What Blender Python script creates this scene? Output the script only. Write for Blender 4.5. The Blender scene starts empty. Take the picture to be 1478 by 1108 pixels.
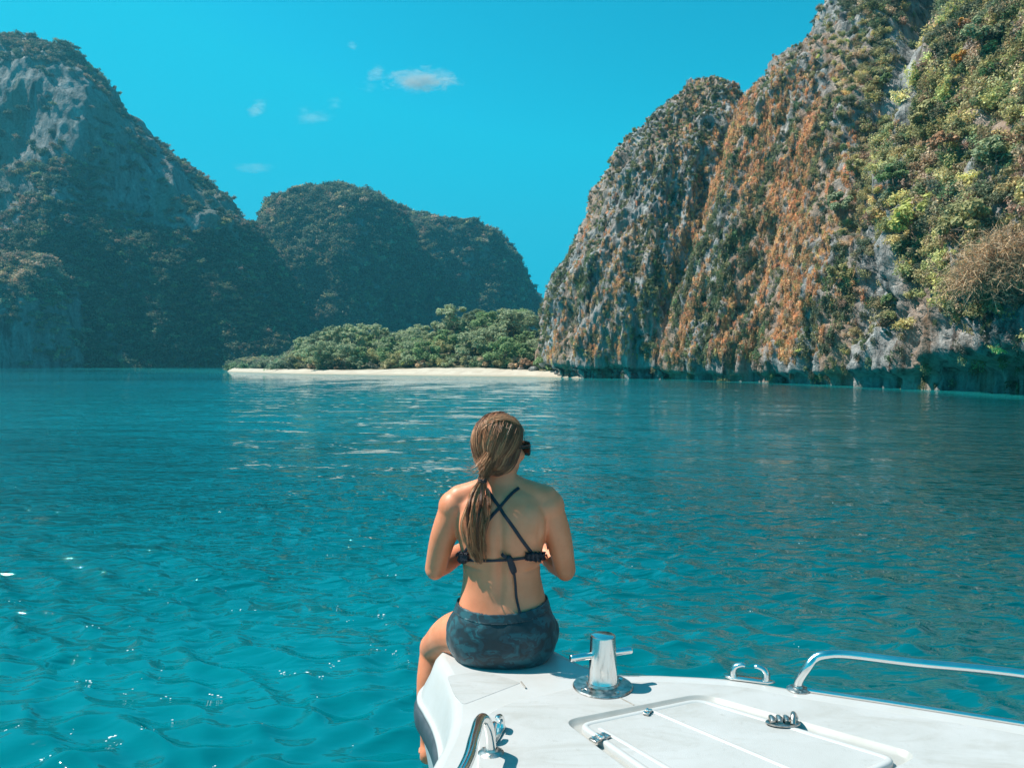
import bpy, bmesh, math, random
import numpy as np
from mathutils import Vector, Matrix
from mathutils.bvhtree import BVHTree
PI = math.pi
SC = bpy.context.scene
COL = SC.collection
# ------------------------------------------------------------------ camera, sky, sun, exposure
CAMH = 2.40            # eye height above the water
DECK = CAMH - 1.05     # deck height above the water
FPX, CX, CY = 1138.0, 739.0, 554.0
PITCH = math.atan((554 - 522) / FPX)
cam = bpy.data.cameras.new('camera')
cam.sensor_width = 36.0
cam.lens = 36.0 * FPX / 1478.0
cam.clip_start, cam.clip_end = 0.05, 30000.0
camo = bpy.data.objects.new('camera', cam)
camo.location = (0, 0, CAMH)
camo.rotation_euler = (PI / 2 - PITCH, 0, 0)
COL.objects.link(camo)
SC.camera = camo

SUN_AZ = math.radians(-82.0)   # left of the view direction (+Y)
SUN_EL = math.radians(55.0)
SUN_DIR = Vector((math.sin(SUN_AZ) * math.cos(SUN_EL), math.cos(SUN_AZ) * math.cos(SUN_EL), math.sin(SUN_EL)))
world = bpy.data.worlds.new('World')
SC.world = world
world.use_nodes = True
wn, wl = world.node_tree.nodes, world.node_tree.links
wn.clear()
sky = wn.new('ShaderNodeTexSky'); sky.sky_type = 'NISHITA'; sky.sun_disc = False
sky.sun_elevation = SUN_EL; sky.sun_rotation = SUN_AZ
sky.air_density = 1.0; sky.dust_density = 0.6; sky.ozone_density = 1.0
tint = wn.new('ShaderNodeMix'); tint.data_type = 'RGBA'; tint.blend_type = 'MULTIPLY'
tint.inputs['Factor'].default_value = 1.0
tint.inputs['B'].default_value = (0.01, 1.12, 1.06, 1)     # the photograph's teal grading of the whole sky
bg = wn.new('ShaderNodeBackground'); bg.inputs['Strength'].default_value = 0.106
wo = wn.new('ShaderNodeOutputWorld')
cap = wn.new('ShaderNodeMix'); cap.data_type = 'RGBA'; cap.blend_type = 'DARKEN'; cap.inputs['Factor'].default_value = 1.0
cap.inputs['B'].default_value = (0.02, 3.6, 5.2, 1)     # the clear sky keeps one depth of colour down to the horizon
wl.new(sky.outputs[0], tint.inputs['A']); wl.new(tint.outputs['Result'], cap.inputs['A']); wl.new(cap.outputs['Result'], bg.inputs['Color'])
wl.new(bg.outputs[0], wo.inputs[0])
sun = bpy.data.lights.new('sun', 'SUN'); sun.energy = 5.0; sun.angle = math.radians(0.5); sun.color = (1.0, 0.93, 0.84)
suno = bpy.data.objects.new('sun', sun)
suno.rotation_euler = SUN_DIR.to_track_quat('Z', 'Y').to_euler()
suno.location = (-40, 10, 90)
COL.objects.link(suno)
HAZE_DENSITY = 0.00040
vs = SC.view_settings
vs.view_transform = 'Standard'; vs.look = 'None'; vs.gamma = 1.0; vs.exposure = 0.6; vs.use_curve_mapping = False
SC.cycles.use_denoising = True
SC.cycles.max_bounces = 7
SC.cycles.diffuse_bounces = 3
SC.cycles.glossy_bounces = 3
SC.cycles.transmission_bounces = 4
SC.cycles.transparent_max_bounces = 6
SC.cycles.volume_bounces = 0
SC.cycles.caustics_reflective = False
SC.cycles.caustics_refractive = False
SC.cycles.sample_clamp_indirect = 6.0

# ------------------------------------------------------------------ helpers
rng = np.random.default_rng(7)
random.seed(7)
def ray(px, py):
    dx, dz = (px - CX) / FPX, (CY - py) / FPX
    return np.array((dx, math.cos(PITCH) + math.sin(PITCH) * dz, -math.sin(PITCH) + math.cos(PITCH) * dz))
def onz(px, py, z=None):                 # where the sight line meets a level plane
    z = DECK if z is None else z
    r = ray(px, py); t = (z - CAMH) / r[2]
    return np.array((r[0] * t, r[1] * t, z))
def aty(px, py, Y):                      # the sight line at depth Y
    r = ray(px, py); t = Y / r[1]
    return np.array((r[0] * t, Y, CAMH + r[2] * t))
def project(P):                          # world -> photograph pixel
    P = np.asarray(P, float); x, y, z = P[..., 0], P[..., 1], P[..., 2] - CAMH
    d = y * math.cos(PITCH) - z * math.sin(PITCH)
    u = y * math.sin(PITCH) + z * math.cos(PITCH)
    d = np.where(d < .3, .3, d)
    return CX + FPX * x / d, CY - FPX * u / d

_perm = np.random.default_rng(11).permutation(256)
_perm = np.concatenate([_perm, _perm, _perm])
_grad = np.random.default_rng(12).normal(size=(256, 3)); _grad /= np.linalg.norm(_grad, axis=1)[:, None]
def perlin(P):
    P = np.asarray(P, float); I = np.floor(P).astype(int); F = P - I; I &= 255
    U = F * F * F * (F * (F * 6 - 15) + 10); out = 0
    for dx in (0, 1):
        for dy in (0, 1):
            for dz in (0, 1):
                h = _perm[_perm[_perm[(I[..., 0] + dx) & 255] + ((I[..., 1] + dy) & 255)] + ((I[..., 2] + dz) & 255)]
                g = _grad[h]
                d = g[..., 0] * (F[..., 0] - dx) + g[..., 1] * (F[..., 1] - dy) + g[..., 2] * (F[..., 2] - dz)
                w = (U[..., 0] if dx else 1 - U[..., 0]) * (U[..., 1] if dy else 1 - U[..., 1]) * (U[..., 2] if dz else 1 - U[..., 2])
                out = out + w * d
    return out * 1.6
def fbm(P, octaves=4, gain=.5, ridged=False):
    a, s, t = 1.0, 0, 0
    P = np.asarray(P, float)
    for k in range(octaves):
        n = perlin(P * 2 ** k + 17.3 * k)
        s = s + a * ((1 - 2 * np.abs(n)) if ridged else n); t += a; a *= gain
    return s / t
def smooth(x, a, b):
    t = np.clip((np.asarray(x, float) - a) / (b - a), 0, 1); return t * t * (3 - 2 * t)
def segdist(px, py, pts):                # distance in pixels to a polyline
    d = np.full(np.shape(px), 1e9)
    for (x0, y0), (x1, y1) in zip(pts[:-1], pts[1:]):
        vx, vy = x1 - x0, y1 - y0
        t = np.clip(((px - x0) * vx + (py - y0) * vy) / (vx * vx + vy * vy), 0, 1)
        d = np.minimum(d, np.hypot(px - x0 - t * vx, py - y0 - t * vy))
    return d

def mesh_from(verts, faces, smooth_shade=True, name='mesh'):
    me = bpy.data.meshes.new(name)
    v = np.asarray(verts, np.float32)
    if isinstance(faces, np.ndarray):
        k = faces.shape[1]; n = len(faces)
        me.vertices.add(len(v)); me.vertices.foreach_set('co', v.ravel())
        me.loops.add(n * k); me.loops.foreach_set('vertex_index', faces.astype(np.int32).ravel())
        me.polygons.add(n); me.polygons.foreach_set('loop_start', np.arange(0, n * k, k, dtype=np.int32))
        me.polygons.foreach_set('loop_total', np.full(n, k, np.int32))
        me.update(calc_edges=True); me.validate()
    else:
        me.from_pydata([tuple(map(float, p)) for p in v], [], [tuple(map(int, f)) for f in faces]); me.update()
    me.polygons.foreach_set('use_smooth', np.full(len(me.polygons), smooth_shade, bool))
    return me
def obj(name, me, mat=None, parent=None, loc=(0, 0, 0), rot=(0, 0, 0), scale=(1, 1, 1)):
    o = bpy.data.objects.new(name, me)
    if mat is not None and me is not None and len(me.materials) == 0: me.materials.append(mat)
    o.location = loc; o.rotation_euler = rot; o.scale = scale
    o.parent = parent
    COL.objects.link(o); return o
def empty(name, loc=(0, 0, 0)):
    o = bpy.data.objects.new(name, None); o.location = loc; o.empty_display_size = .2; COL.objects.link(o); return o
def tag(o, label=None, cat=None, group=None, kind=None):
    if label: o['label'] = label
    if cat: o['category'] = cat
    if group: o['group'] = group
    if kind: o['kind'] = kind
    return o
def bm_mesh(bm, smooth_shade=True):
    me = bpy.data.meshes.new('mesh'); bmesh.ops.recalc_face_normals(bm, faces=bm.faces[:]); bm.to_mesh(me); bm.free()
    me.polygons.foreach_set('use_smooth', np.full(len(me.polygons), smooth_shade, bool)); return me
def autosmooth(me, deg=35):
    bm = bmesh.new(); bm.from_mesh(me)
    for e in bm.edges:
        if len(e.link_faces) == 2: e.smooth = e.calc_face_angle(0) < math.radians(deg)
    bm.to_mesh(me); bm.free(); return me
def grid_faces(nu, nv, closed=False):
    i = np.arange(nu if closed else nu - 1); j = np.arange(nv - 1)
    I, J = np.meshgrid(i, j, indexing='ij'); I2 = (I + 1) % nu
    return np.stack([I * nv + J, I2 * nv + J, I2 * nv + J + 1, I * nv + J + 1], -1).reshape(-1, 4)
def spline(pts, n):                      # Catmull-Rom through points, n samples, equal steps in parameter
    P = np.asarray(pts, float); m = len(P)
    Q = np.vstack([2 * P[0] - P[1], P, 2 * P[-1] - P[-2]])
    t = np.linspace(0, m - 1 - 1e-9, n); k = np.floor(t).astype(int); f = (t - k)[:, None]
    a, b, c, d = Q[k], Q[k + 1], Q[k + 2], Q[k + 3]
    return .5 * (2 * b + (c - a) * f + (2 * a - 5 * b + 4 * c - d) * f ** 2 + (3 * b - a - 3 * c + d) * f ** 3)
def tube(path, radii, sides=12, cap=True, flat=1.0, up=None):
    P = np.asarray(path, float); n = len(P); r = np.broadcast_to(np.asarray(radii, float), (n,))
    T = np.gradient(P, axis=0); T /= np.linalg.norm(T, axis=1)[:, None] + 1e-12
    ref = np.array((0, 0, 1.0)) if up is None else np.asarray(up, float)
    if up is None and abs(T[0] @ ref) > .9: ref = np.array((0, 1.0, 0))
    N = []; u = np.cross(ref, T[0]); u /= np.linalg.norm(u)
    for k in range(n):
        u = u - T[k] * (u @ T[k]); u /= np.linalg.norm(u) + 1e-12; N.append(u.copy())
    N = np.array(N); B = np.cross(T, N)
    a = np.linspace(0, 2 * PI, sides, endpoint=False)
    V = P[:, None] + r[:, None, None] * (np.cos(a)[None, :, None] * N[:, None] + flat * np.sin(a)[None, :, None] * B[:, None])
    V = V.transpose(1, 0, 2).reshape(-1, 3)
    F = [tuple(f) for f in grid_faces(sides, n, True)]
    if cap:
        F.append(tuple(i * n for i in range(sides))[::-1]); F.append(tuple(i * n + n - 1 for i in range(sides)))
    return V, F
class Mesh:                               # collects pieces of ONE part
    def __init__(s): s.v = []; s.f = []; s.n = 0
    def add(s, V, F):
        V = np.asarray(V, float); s.v.append(V); s.f += [tuple(int(i) + s.n for i in f) for f in F]; s.n += len(V); return s
    def tube(s, *a, **k): return s.add(*tube(*a, **k))
    def box(s, c, size, rotz=0):
        x, y, z = np.array(size) / 2; V = np.array([(i * x, j * y, k * z) for i in (-1, 1) for j in (-1, 1) for k in (-1, 1)])
        ca, sa = math.cos(rotz), math.sin(rotz); V = np.stack([V[:, 0] * ca - V[:, 1] * sa, V[:, 0] * sa + V[:, 1] * ca, V[:, 2]], 1)
        return s.add(V + np.array(c), [(0, 1, 3, 2), (4, 6, 7, 5), (0, 4, 5, 1), (2, 3, 7, 6), (0, 2, 6, 4), (1, 5, 7, 3)])
    def lathe(s, prof, c, n=32):
        pr = np.array(prof, float); a = np.linspace(0, 2 * PI, n, endpoint=False)
        V = np.stack([np.cos(a)[:, None] * pr[None, :, 0], np.sin(a)[:, None] * pr[None, :, 0], np.broadcast_to(pr[None, :, 1], (n, len(pr)))], -1)
        m = len(pr); F = [tuple(f) for f in grid_faces(n, m, True)]
        return s.add(V.reshape(-1, 3) + np.array(c), F)
    def mesh(s, bevel=0, segs=2, angle=35, smooth_shade=True):
        bm = bmesh.new(); vs_ = [bm.verts.new(p) for p in np.vstack(s.v)]
        for f in s.f:
            if len(set(f)) >= 3:
                try: bm.faces.new([vs_[i] for i in f])
                except ValueError: pass
        bmesh.ops.remove_doubles(bm, verts=bm.verts[:], dist=1e-6)
        bmesh.ops.recalc_face_normals(bm, faces=bm.faces[:])
        if bevel:
            es = [e for e in bm.edges if len(e.link_faces) == 2 and e.calc_face_angle(0) > math.radians(angle)]
            bmesh.ops.bevel(bm, geom=es, offset=bevel, segments=segs, profile=.5, affect='EDGES', clamp_overlap=True)
        for e in bm.edges:
            if len(e.link_faces) == 2: e.smooth = e.calc_face_angle(0) < math.radians(angle if not bevel else 50)
        me = bpy.data.meshes.new('mesh'); bm.to_mesh(me); bm.free()
        me.polygons.foreach_set('use_smooth', np.full(len(me.polygons), smooth_shade, bool)); return me

# ------------------------------------------------------------------ materials
class Mat:
    def __init__(s, name):
        s.m = bpy.data.materials.new(name); s.m.use_nodes = True; s.t = s.m.node_tree; s.n, s.l = s.t.nodes, s.t.links
        s.bsdf = s.n['Principled BSDF']; s.out = s.n['Material Output']
    def new(s, typ, **kw):
        n = s.n.new(typ)
        for k, v in kw.items():
            if k.startswith('i_'):
                n.inputs[k[2:].replace('_', ' ')].default_value = v
            else: setattr(n, k, v)
        return n
    def coord(s, scale=(1, 1, 1), kind='Object', rot=(0, 0, 0)):
        c = s.new('ShaderNodeTexCoord'); m = s.new('ShaderNodeMapping'); m.inputs['Scale'].default_value = scale; m.inputs['Rotation'].default_value = rot
        s.l.new(c.outputs[kind], m.inputs[0]); return m.outputs[0]
    def geo(s, scale=(1, 1, 1), rot=(0, 0, 0)):
        c = s.new('ShaderNodeNewGeometry'); m = s.new('ShaderNodeMapping'); m.inputs['Scale'].default_value = scale; m.inputs['Rotation'].default_value = rot
        s.l.new(c.outputs['Position'], m.inputs[0]); return m.outputs[0]
    def noise(s, vec, scale, detail=4, rough=.55, dist=0, out='Fac'):
        n = s.new('ShaderNodeTexNoise'); n.inputs['Scale'].default_value = scale; n.inputs['Detail'].default_value = detail
        n.inputs['Roughness'].default_value = rough; n.inputs['Distortion'].default_value = dist; s.l.new(vec, n.inputs['Vector']); return n.outputs[out]
    def ramp(s, fac, stops, interp='LINEAR'):
        r = s.new('ShaderNodeValToRGB'); r.color_ramp.interpolation = interp
        el = r.color_ramp.elements
        while len(el) > 1: el.remove(el[-1])
        for k, (p, c) in enumerate(stops):
            e = el[0] if k == 0 else el.new(p); e.position = p
            e.color = (c[0], c[1], c[2], 1) if hasattr(c, '__len__') else (c, c, c, 1)
        s.l.new(fac, r.inputs[0]); return r.outputs[0]
    def mix(s, fac, a, b, blend='MIX'):
        m = s.new('ShaderNodeMix'); m.data_type = 'RGBA'; m.blend_type = blend
        for key, val in (('Factor', fac), ('A', a), ('B', b)):
            if isinstance(val, bpy.types.NodeSocket): s.l.new(val, m.inputs[key])
            elif key == 'Factor': m.inputs[key].default_value = val
            else: m.inputs[key].default_value = (*val[:3], 1)
        return m.outputs['Result']
    def math(s, op, a, b=None, clamp=False):
        m = s.new('ShaderNodeMath'); m.operation = op; m.use_clamp = clamp
        for k, v in enumerate((a, b)):
            if v is None: continue
            if isinstance(v, bpy.types.NodeSocket): s.l.new(v, m.inputs[k])
            else: m.inputs[k].default_value = v
        return m.outputs[0]
    def bump(s, h, strength=.3, dist=.1, normal=None):
        b = s.new('ShaderNodeBump'); b.inputs['Strength'].default_value = strength; b.inputs['Distance'].default_value = dist
        s.l.new(h, b.inputs['Height'])
        if normal is not None: s.l.new(normal, b.inputs['Normal'])
        return b.outputs[0]
    def set(s, **kw):
        for k, v in kw.items():
            sock = s.bsdf.inputs[k.replace('_', ' ')]
            if isinstance(v, bpy.types.NodeSocket): s.l.new(v, sock)
            elif hasattr(v, '__len__') and len(v) == 3 and sock.type == 'RGBA': sock.default_value = (*v, 1)
            else: sock.default_value = v
        return s.m

def rock_mat(name, base=(.20, .205, .205), dark=(.06, .062, .065), warm=(.34, .24, .16), warm_amt=.35, scale=1.0):
    m = Mat(name); v = m.geo(); vs_ = m.geo(scale=(1, 1, .13))
    streak = m.noise(vs_, .9 * scale, 6, .62, .4)
    fine = m.noise(v, 2.3 * scale, 8, .65, .2)
    big = m.noise(vs_, .16 * scale, 4, .5)
    c = m.ramp(streak, [(.34, dark), (.47, tuple(x * .75 for x in base)), (.60, base), (.74, tuple(min(1, x * 1.75) for x in base))])
    c = m.mix(m.math('MULTIPLY', m.ramp(big, [(.48, 0), (.62, 1)]), warm_amt), c, warm)
    c = m.mix(.65, c, m.ramp(fine, [(.28, .42), (.5, .95), (.7, 1.25)]), 'MULTIPLY')
    h = m.math('ADD', m.math('MULTIPLY', streak, 1.1), m.math('MULTIPLY', fine, .6))
    m.set(Base_Color=c, Roughness=.9, Normal=m.bump(h, 1.0, .55 / scale)); m.bsdf.inputs['Specular IOR Level'].default_value = .2
    return m.m
def leaf_mat(name, use_tint=True, color=(.1, .13, .05), trans=.25, var=.5):
    m = Mat(name)
    if use_tint:
        a = m.new('ShaderNodeAttribute'); a.attribute_type = 'INSTANCER'; a.attribute_name = 'tint'; c = a.outputs['Color']
    else:
        rg = m.new('ShaderNodeRGB'); rg.outputs[0].default_value = (*color, 1); c = rg.outputs[0]
    r = m.new('ShaderNodeAttribute'); r.attribute_name = 'leafvar'
    hv = m.ramp(r.outputs['Fac'], [(0, (1 - var, 1 - var, 1 - var)), (.5, (1, 1, 1)), (1, (1 + var, 1 + var * .9, 1 + var * .5))])
    c = m.mix(1.0, c, hv, 'MULTIPLY')
    m.set(Base_Color=c, Roughness=.65); m.bsdf.inputs['Specular IOR Level'].default_value = .25
    t = m.new('ShaderNodeBsdfTranslucent'); m.l.new(c, t.inputs[0])
    mx = m.new('ShaderNodeMixShader'); mx.inputs[0].default_value = trans
    m.l.new(m.bsdf.outputs[0], mx.inputs[1]); m.l.new(t.outputs[0], mx.inputs[2]); m.l.new(mx.outputs[0], m.out.inputs[0])
    return m.m
# ================================================================== the setting
# ---------- water: one sheet to the horizon, rings round the boat, real waves
def build_water():
    th = np.concatenate([np.radians(np.linspace(-46, 46, 520)), np.radians(np.linspace(46, 314, 90))[1:-1]])
    r = [0.6]
    while r[-1] < 420: r.append(r[-1] * 1.009 + .003)
    while r[-1] < 9000: r.append(r[-1] * 1.25)
    r = np.array(r)
    T, R = np.meshgrid(th, r, indexing='ij')
    X, Y = R * np.sin(T), R * np.cos(T)
    Z = np.zeros_like(X)
    g = np.random.default_rng(21)
    # patches where the breeze ruffles the surface more
    gust = .75 + .55 * fbm(np.stack([X * .05, Y * .035, 0 * X], -1), 3)
    spacing = np.maximum(R * .009, R * np.radians(92 / 520))
    wx = X + .5 * fbm(np.stack([X * .35, Y * .35, 0 * X + 5], -1), 2); wy = Y + .5 * fbm(np.stack([X * .35, Y * .35, 0 * X + 9], -1), 2)
    DX, DY = np.zeros_like(X), np.zeros_like(X)
    for k in range(80):
        if k < 60: lam = .15 * 3.4 ** g.random(); slope = .075
        else: lam = g.uniform(.8, 4.0); slope = .009
        a = math.radians(g.normal(12, 36 if k < 60 else 22)); kk = 2 * PI / lam; kx, ky = math.sin(a) * kk, math.cos(a) * kk
        ph = kx * wx + ky * wy + g.uniform(0, 2 * PI); amp = slope / kk * gust * smooth(lam / spacing, 2.6, 5.0)
        Z += amp * np.cos(ph); DX -= .9 * math.sin(a) * amp * np.sin(ph); DY -= .9 * math.cos(a) * amp * np.sin(ph)
    X = X + DX; Y = Y + DY
    V = np.stack([X, Y, Z], -1)
    n, m = X.shape
    F = grid_faces(n, m, True)
    V = V.reshape(-1, 3); c = len(V)
    V = np.vstack([V, [(0, 0, 0)]])
    quad = F[:, ::-1]
    me = mesh_from(V, quad)
    w = Mat('lagoon_water')
    p = w.geo(); pa = w.geo(scale=(.62, 1.5, 1), rot=(0, 0, .16))
    depth = w.noise(w.geo(scale=(.010, .022, 1)), 1.0, 3, .5, .5)     # sandy and weedy patches of the lagoon floor
    ca = w.new('ShaderNodeAttribute'); ca.attribute_name = 'shallow'
    col = w.ramp(depth, [(.36, (.0, .042, .048)), (.48, (.0, .095, .114)), (.62, (.0, .150, .188))])
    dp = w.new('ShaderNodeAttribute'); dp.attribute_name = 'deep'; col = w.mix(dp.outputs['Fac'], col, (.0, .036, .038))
    sp = w.new('ShaderNodeAttribute'); sp.attribute_name = 'brightwater'; col = w.mix(sp.outputs['Fac'], col, (.0, .140, .165))
    col = w.mix(ca.outputs['Fac'], col, (.01, .23, .235))
    far = w.new('ShaderNodeAttribute'); far.attribute_name = 'far'
    n1 = w.noise(pa, 4.6, 1.6, .5, .6); n2 = w.noise(w.geo(scale=(.6, 1.4, 1), rot=(0, 0, -.2)), 1.1, 1.5, .5, .6); n3 = w.noise(w.geo(scale=(.5, 1, 1)), .33, 2, .5, .3); nf = w.noise(pa, 9, 2, .5)
    h = w.math('MULTIPLY', w.math('ADD', w.math('ADD', w.math('MULTIPLY', n1, .085), w.math('MULTIPLY', n2, .15)), w.math('MULTIPLY', n3, .24)), far.outputs['Fac'])
    h = w.math('ADD', h, w.math('MULTIPLY', nf, .004))
    w.set(Base_Color=col, Roughness=.015, IOR=1.6, Normal=w.bump(h, 1.0, 1.0))
    dist = R.reshape(-1); dist = np.append(dist, 0)
    a = me.attributes.new('far', 'FLOAT', 'POINT'); a.data.foreach_set('value', smooth(dist, 4.0, 10).astype(np.float32))
    xs, ys = V[:, 0], V[:, 1]; dpv = smooth(xs - .16 * ys + 2.5 * fbm(np.stack([xs * .12, ys * .06, 0 * xs], -1), 3), .5, 9)      # colour darkened towards the cliff, standing in for its dark reflection
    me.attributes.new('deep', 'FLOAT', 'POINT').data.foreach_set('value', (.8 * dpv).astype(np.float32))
    sf = np.exp(-((xs + 4.0) / 7.0) ** 2 - ((ys - 4.5) / 7.0) ** 2) * (1 + .6 * fbm(np.stack([xs * .3, ys * .3, 0 * xs + 3], -1), 3))      # paler colour put in to brighten the water off the port bow
    sf = sf + 1.0 * np.exp(-((ys - 48) / 20) ** 2 - ((xs + 16) / 30) ** 2) * (1 + .8 * fbm(np.stack([xs * .06, ys * .12, 0 * xs + 8], -1), 3))  # far band made paler in colour, standing in for reflected sky
    me.attributes.new('brightwater', 'FLOAT', 'POINT').data.foreach_set('value', np.clip(.85 * sf, 0, 1).astype(np.float32))
    # shallow water: distance from the beach and the foot of the cliffs
    xs, ys = V[:, 0], V[:, 1]
    px = CX + FPX * xs / np.maximum(ys, .5)
    d_beach = shore_dist(xs, ys)
    wob = 6 * fbm(np.stack([xs * .05, ys * .05, 0 * xs], -1), 3)
    sh = 1 - smooth(d_beach + wob, 1.5, 26)
    a = me.attributes.new('shallow', 'FLOAT', 'POINT'); a.data.foreach_set('value', (sh * .85).astype(np.float32))
    global WB; WB = BVHTree.FromPolygons([tuple(p) for p in V[:, :3]], [tuple(q) for q in quad[(np.linalg.norm(V[quad[:, 0], :2], axis=1) < 16) & (V[quad[:, 0], 1] > 1)]])
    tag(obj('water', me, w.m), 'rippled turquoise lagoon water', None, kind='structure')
# plan of the shore, from the waterline read in the photograph
BEACH = [onz(px, py, 0)[:2] for px, py in ((150, 531.5), (240, 533), (335, 536.3), (450, 539.5), (600, 541.5), (740, 543), (800, 544.2), (850, 545.6))]
CLIFF_FOOT = [(3.6, 126), (4.6, 118), (9, 110.5), (16, 107.5), (21.0, 107.3), (24.5, 101.5), (29.6, 93.5), (32.6, 83), (34.2, 72), (35.0, 63), (35.6, 54.6), (37.2, 44), (40.5, 32), (46, 18), (55, 0), (67, -20)]
def shore_dist(x, y):
    d = segdist(x, y, BEACH); return np.minimum(d, segdist(x, y, CLIFF_FOOT) * 3.5 + 4)
build_water()

# ---------- leaf clumps that are scattered
def leaf_cloud(seed, n, leaf, lobes=6, squash=.8, lobe_r=(.32, .6), hang=0.0, twig=0.0):
    g = np.random.default_rng(seed)
    C = g.normal(size=(lobes, 3)); C /= np.linalg.norm(C, axis=1)[:, None]; C *= g.uniform(.12, .78, (lobes, 1)); C[:, 2] = np.abs(C[:, 2]) * .8
    Rr = g.uniform(*lobe_r, lobes)
    k = g.integers(0, lobes, n)
    D = g.normal(size=(n, 3)); D /= np.linalg.norm(D, axis=1)[:, None]
    P = C[k] * (1 + .12 * g.normal(size=(n, 1))) + D * (Rr[k] * g.uniform(.15, 1.0, n) ** .5 * (1 + .55 * (g.random(n) < .22) * g.random(n)))[:, None]
    P[:, 2] *= squash
    if hang: P[:, 2] -= hang * g.random(n) ** 2
    N = D * .8 + g.normal(size=(n, 3)) * .55 + np.array((0, 0, .45)); N /= np.linalg.norm(N, axis=1)[:, None]
    A = np.cross(N, g.normal(size=(n, 3))); A /= np.linalg.norm(A, axis=1)[:, None]; B = np.cross(N, A)
    L = leaf * g.uniform(.6, 1.35, n)[:, None]; W = L * g.uniform(.4, .75, n)[:, None]
    V = np.stack([P - A * L, P + B * W + N * L * .18, P + A * L, P - B * W + N * L * .18], 1).reshape(-1, 3)
    F = np.arange(4 * n).reshape(n, 4)
    var = np.clip(.5 + .22 * g.normal(size=n) + .25 * (g.random(lobes)[k] - .5), 0, 1)
    return V, F, np.repeat(var, 4)
def leaf_mesh(name, *a, **k):
    V, F, var = leaf_cloud(*a, **k); me = mesh_from(V, F, False, name)
    at = me.attributes.new('leafvar', 'FLOAT', 'POINT'); at.data.foreach_set('value', var.astype(np.float32)); return me
def twig_mesh(seed, n):
    g = np.random.default_rng(seed); V, F, m = [], [], 0
    def stick(p, q, r):
        nonlocal m
        t = q - p; u = np.cross(t, g.normal(size=3)); u /= np.linalg.norm(u) + 1e-9; w = np.cross(t, u); w /= np.linalg.norm(w) + 1e-9
        for k in range(3):
            a = 2.094 * k; V.append(p + r * (u * math.cos(a) + w * math.sin(a))); V.append(q + .6 * r * (u * math.cos(a) + w * math.sin(a)))
        F.extend([(m, m + 2, m + 3, m + 1), (m + 2, m + 4, m + 5, m + 3), (m + 4, m, m + 1, m + 5)]); m += 6
    for k in range(n):
        d = g.normal(size=3); d[2] = abs(d[2]) * .8 + .15; d /= np.linalg.norm(d); L = g.uniform(.55, 1.0)
        p = np.array((0, 0, -.2)); v = d.copy(); r = .012
        for seg in range(5):
            q = p + v * L / 5; stick(p, q, r); r *= .8
            if seg > 0:
                for b in range(4):
                    e = v * .4 + g.normal(size=3) * .8 + np.array((0, 0, -.15)); e /= np.linalg.norm(e); s2 = p + (q - p) * g.random(); q2 = s2 + e * g.uniform(.06, .2)
                    stick(s2, q2, .0055); stick(q2, q2 + (e + g.normal(size=3) * .6) * .09, .004)
            p = q; v = v + g.normal(size=3) * .28; v[2] -= .05; v /= np.linalg.norm(v)
    me = mesh_from(np.array(V), np.array(F), False)
    me.attributes.new('leafvar', 'FLOAT', 'POINT').data.foreach_set('value', np.repeat(g.random(m // 6), 6).astype(np.float32)); return me
LEAF = leaf_mat('foliage_scattered', True, trans=.34)
def clump_collection(name, meshes):
    c = bpy.data.collections.new(name)
    for k, me in enumerate(meshes):
        me.materials.append(LEAF); o = bpy.data.objects.new('%s_%02d' % (name, k), me); c.objects.link(o)
    return c
SHRUBS = clump_collection('shrub_clump', [leaf_mesh('shrub', s, 620, .078, 16, .9, (.12, .36)) for s in (1, 2, 3, 6)] + [leaf_mesh('shrub', s, 480, .09, 13, .8, (.12, .34), hang=.4) for s in (4, 5)])
CREEPERS = clump_collection('creeper_clump', [leaf_mesh('creeper', s, 150, .15, 6, .9, (.22, .42), hang=1.1) for s in (11, 12, 13)])
CANOPY = clump_collection('canopy_clump', [leaf_mesh('canopy', s, 360, .115, 12, .62, (.18, .44)) for s in (21, 22, 23)])
TWIGS = clump_collection('twig_clump', [twig_mesh(s, 34) for s in (31, 32)])

def scatter_group(coll):
    ng = bpy.data.node_groups.new('scatter_' + coll.name, 'GeometryNodeTree')
    ng.interface.new_socket('Geometry', in_out='INPUT', socket_type='NodeSocketGeometry'); ng.interface.new_socket('Geometry', in_out='OUTPUT', socket_type='NodeSocketGeometry')
    N, L = ng.nodes, ng.links
    gi, go = N.new('NodeGroupInput'), N.new('NodeGroupOutput')
    ci = N.new('GeometryNodeCollectionInfo'); ci.inputs['Collection'].default_value = coll
    ci.inputs['Separate Children'].default_value = True; ci.inputs['Reset Children'].default_value = True
    ip = N.new('GeometryNodeInstanceOnPoints'); ip.inputs['Pick Instance'].default_value = True
    def attr(nm, typ):
        a = N.new('GeometryNodeInputNamedAttribute'); a.data_type = typ; a.inputs['Name'].default_value = nm; return a.outputs['Attribute']
    L.new(gi.outputs[0], ip.inputs['Points']); L.new(ci.outputs[0], ip.inputs['Instance'])
    L.new(attr('idx', 'INT'), ip.inputs['Instance Index']); L.new(attr('rot', 'FLOAT_VECTOR'), ip.inputs['Rotation']); L.new(attr('scl', 'FLOAT_VECTOR'), ip.inputs['Scale'])
    L.new(ip.outputs[0], go.inputs[0]); return ng
_groups = {}
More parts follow.
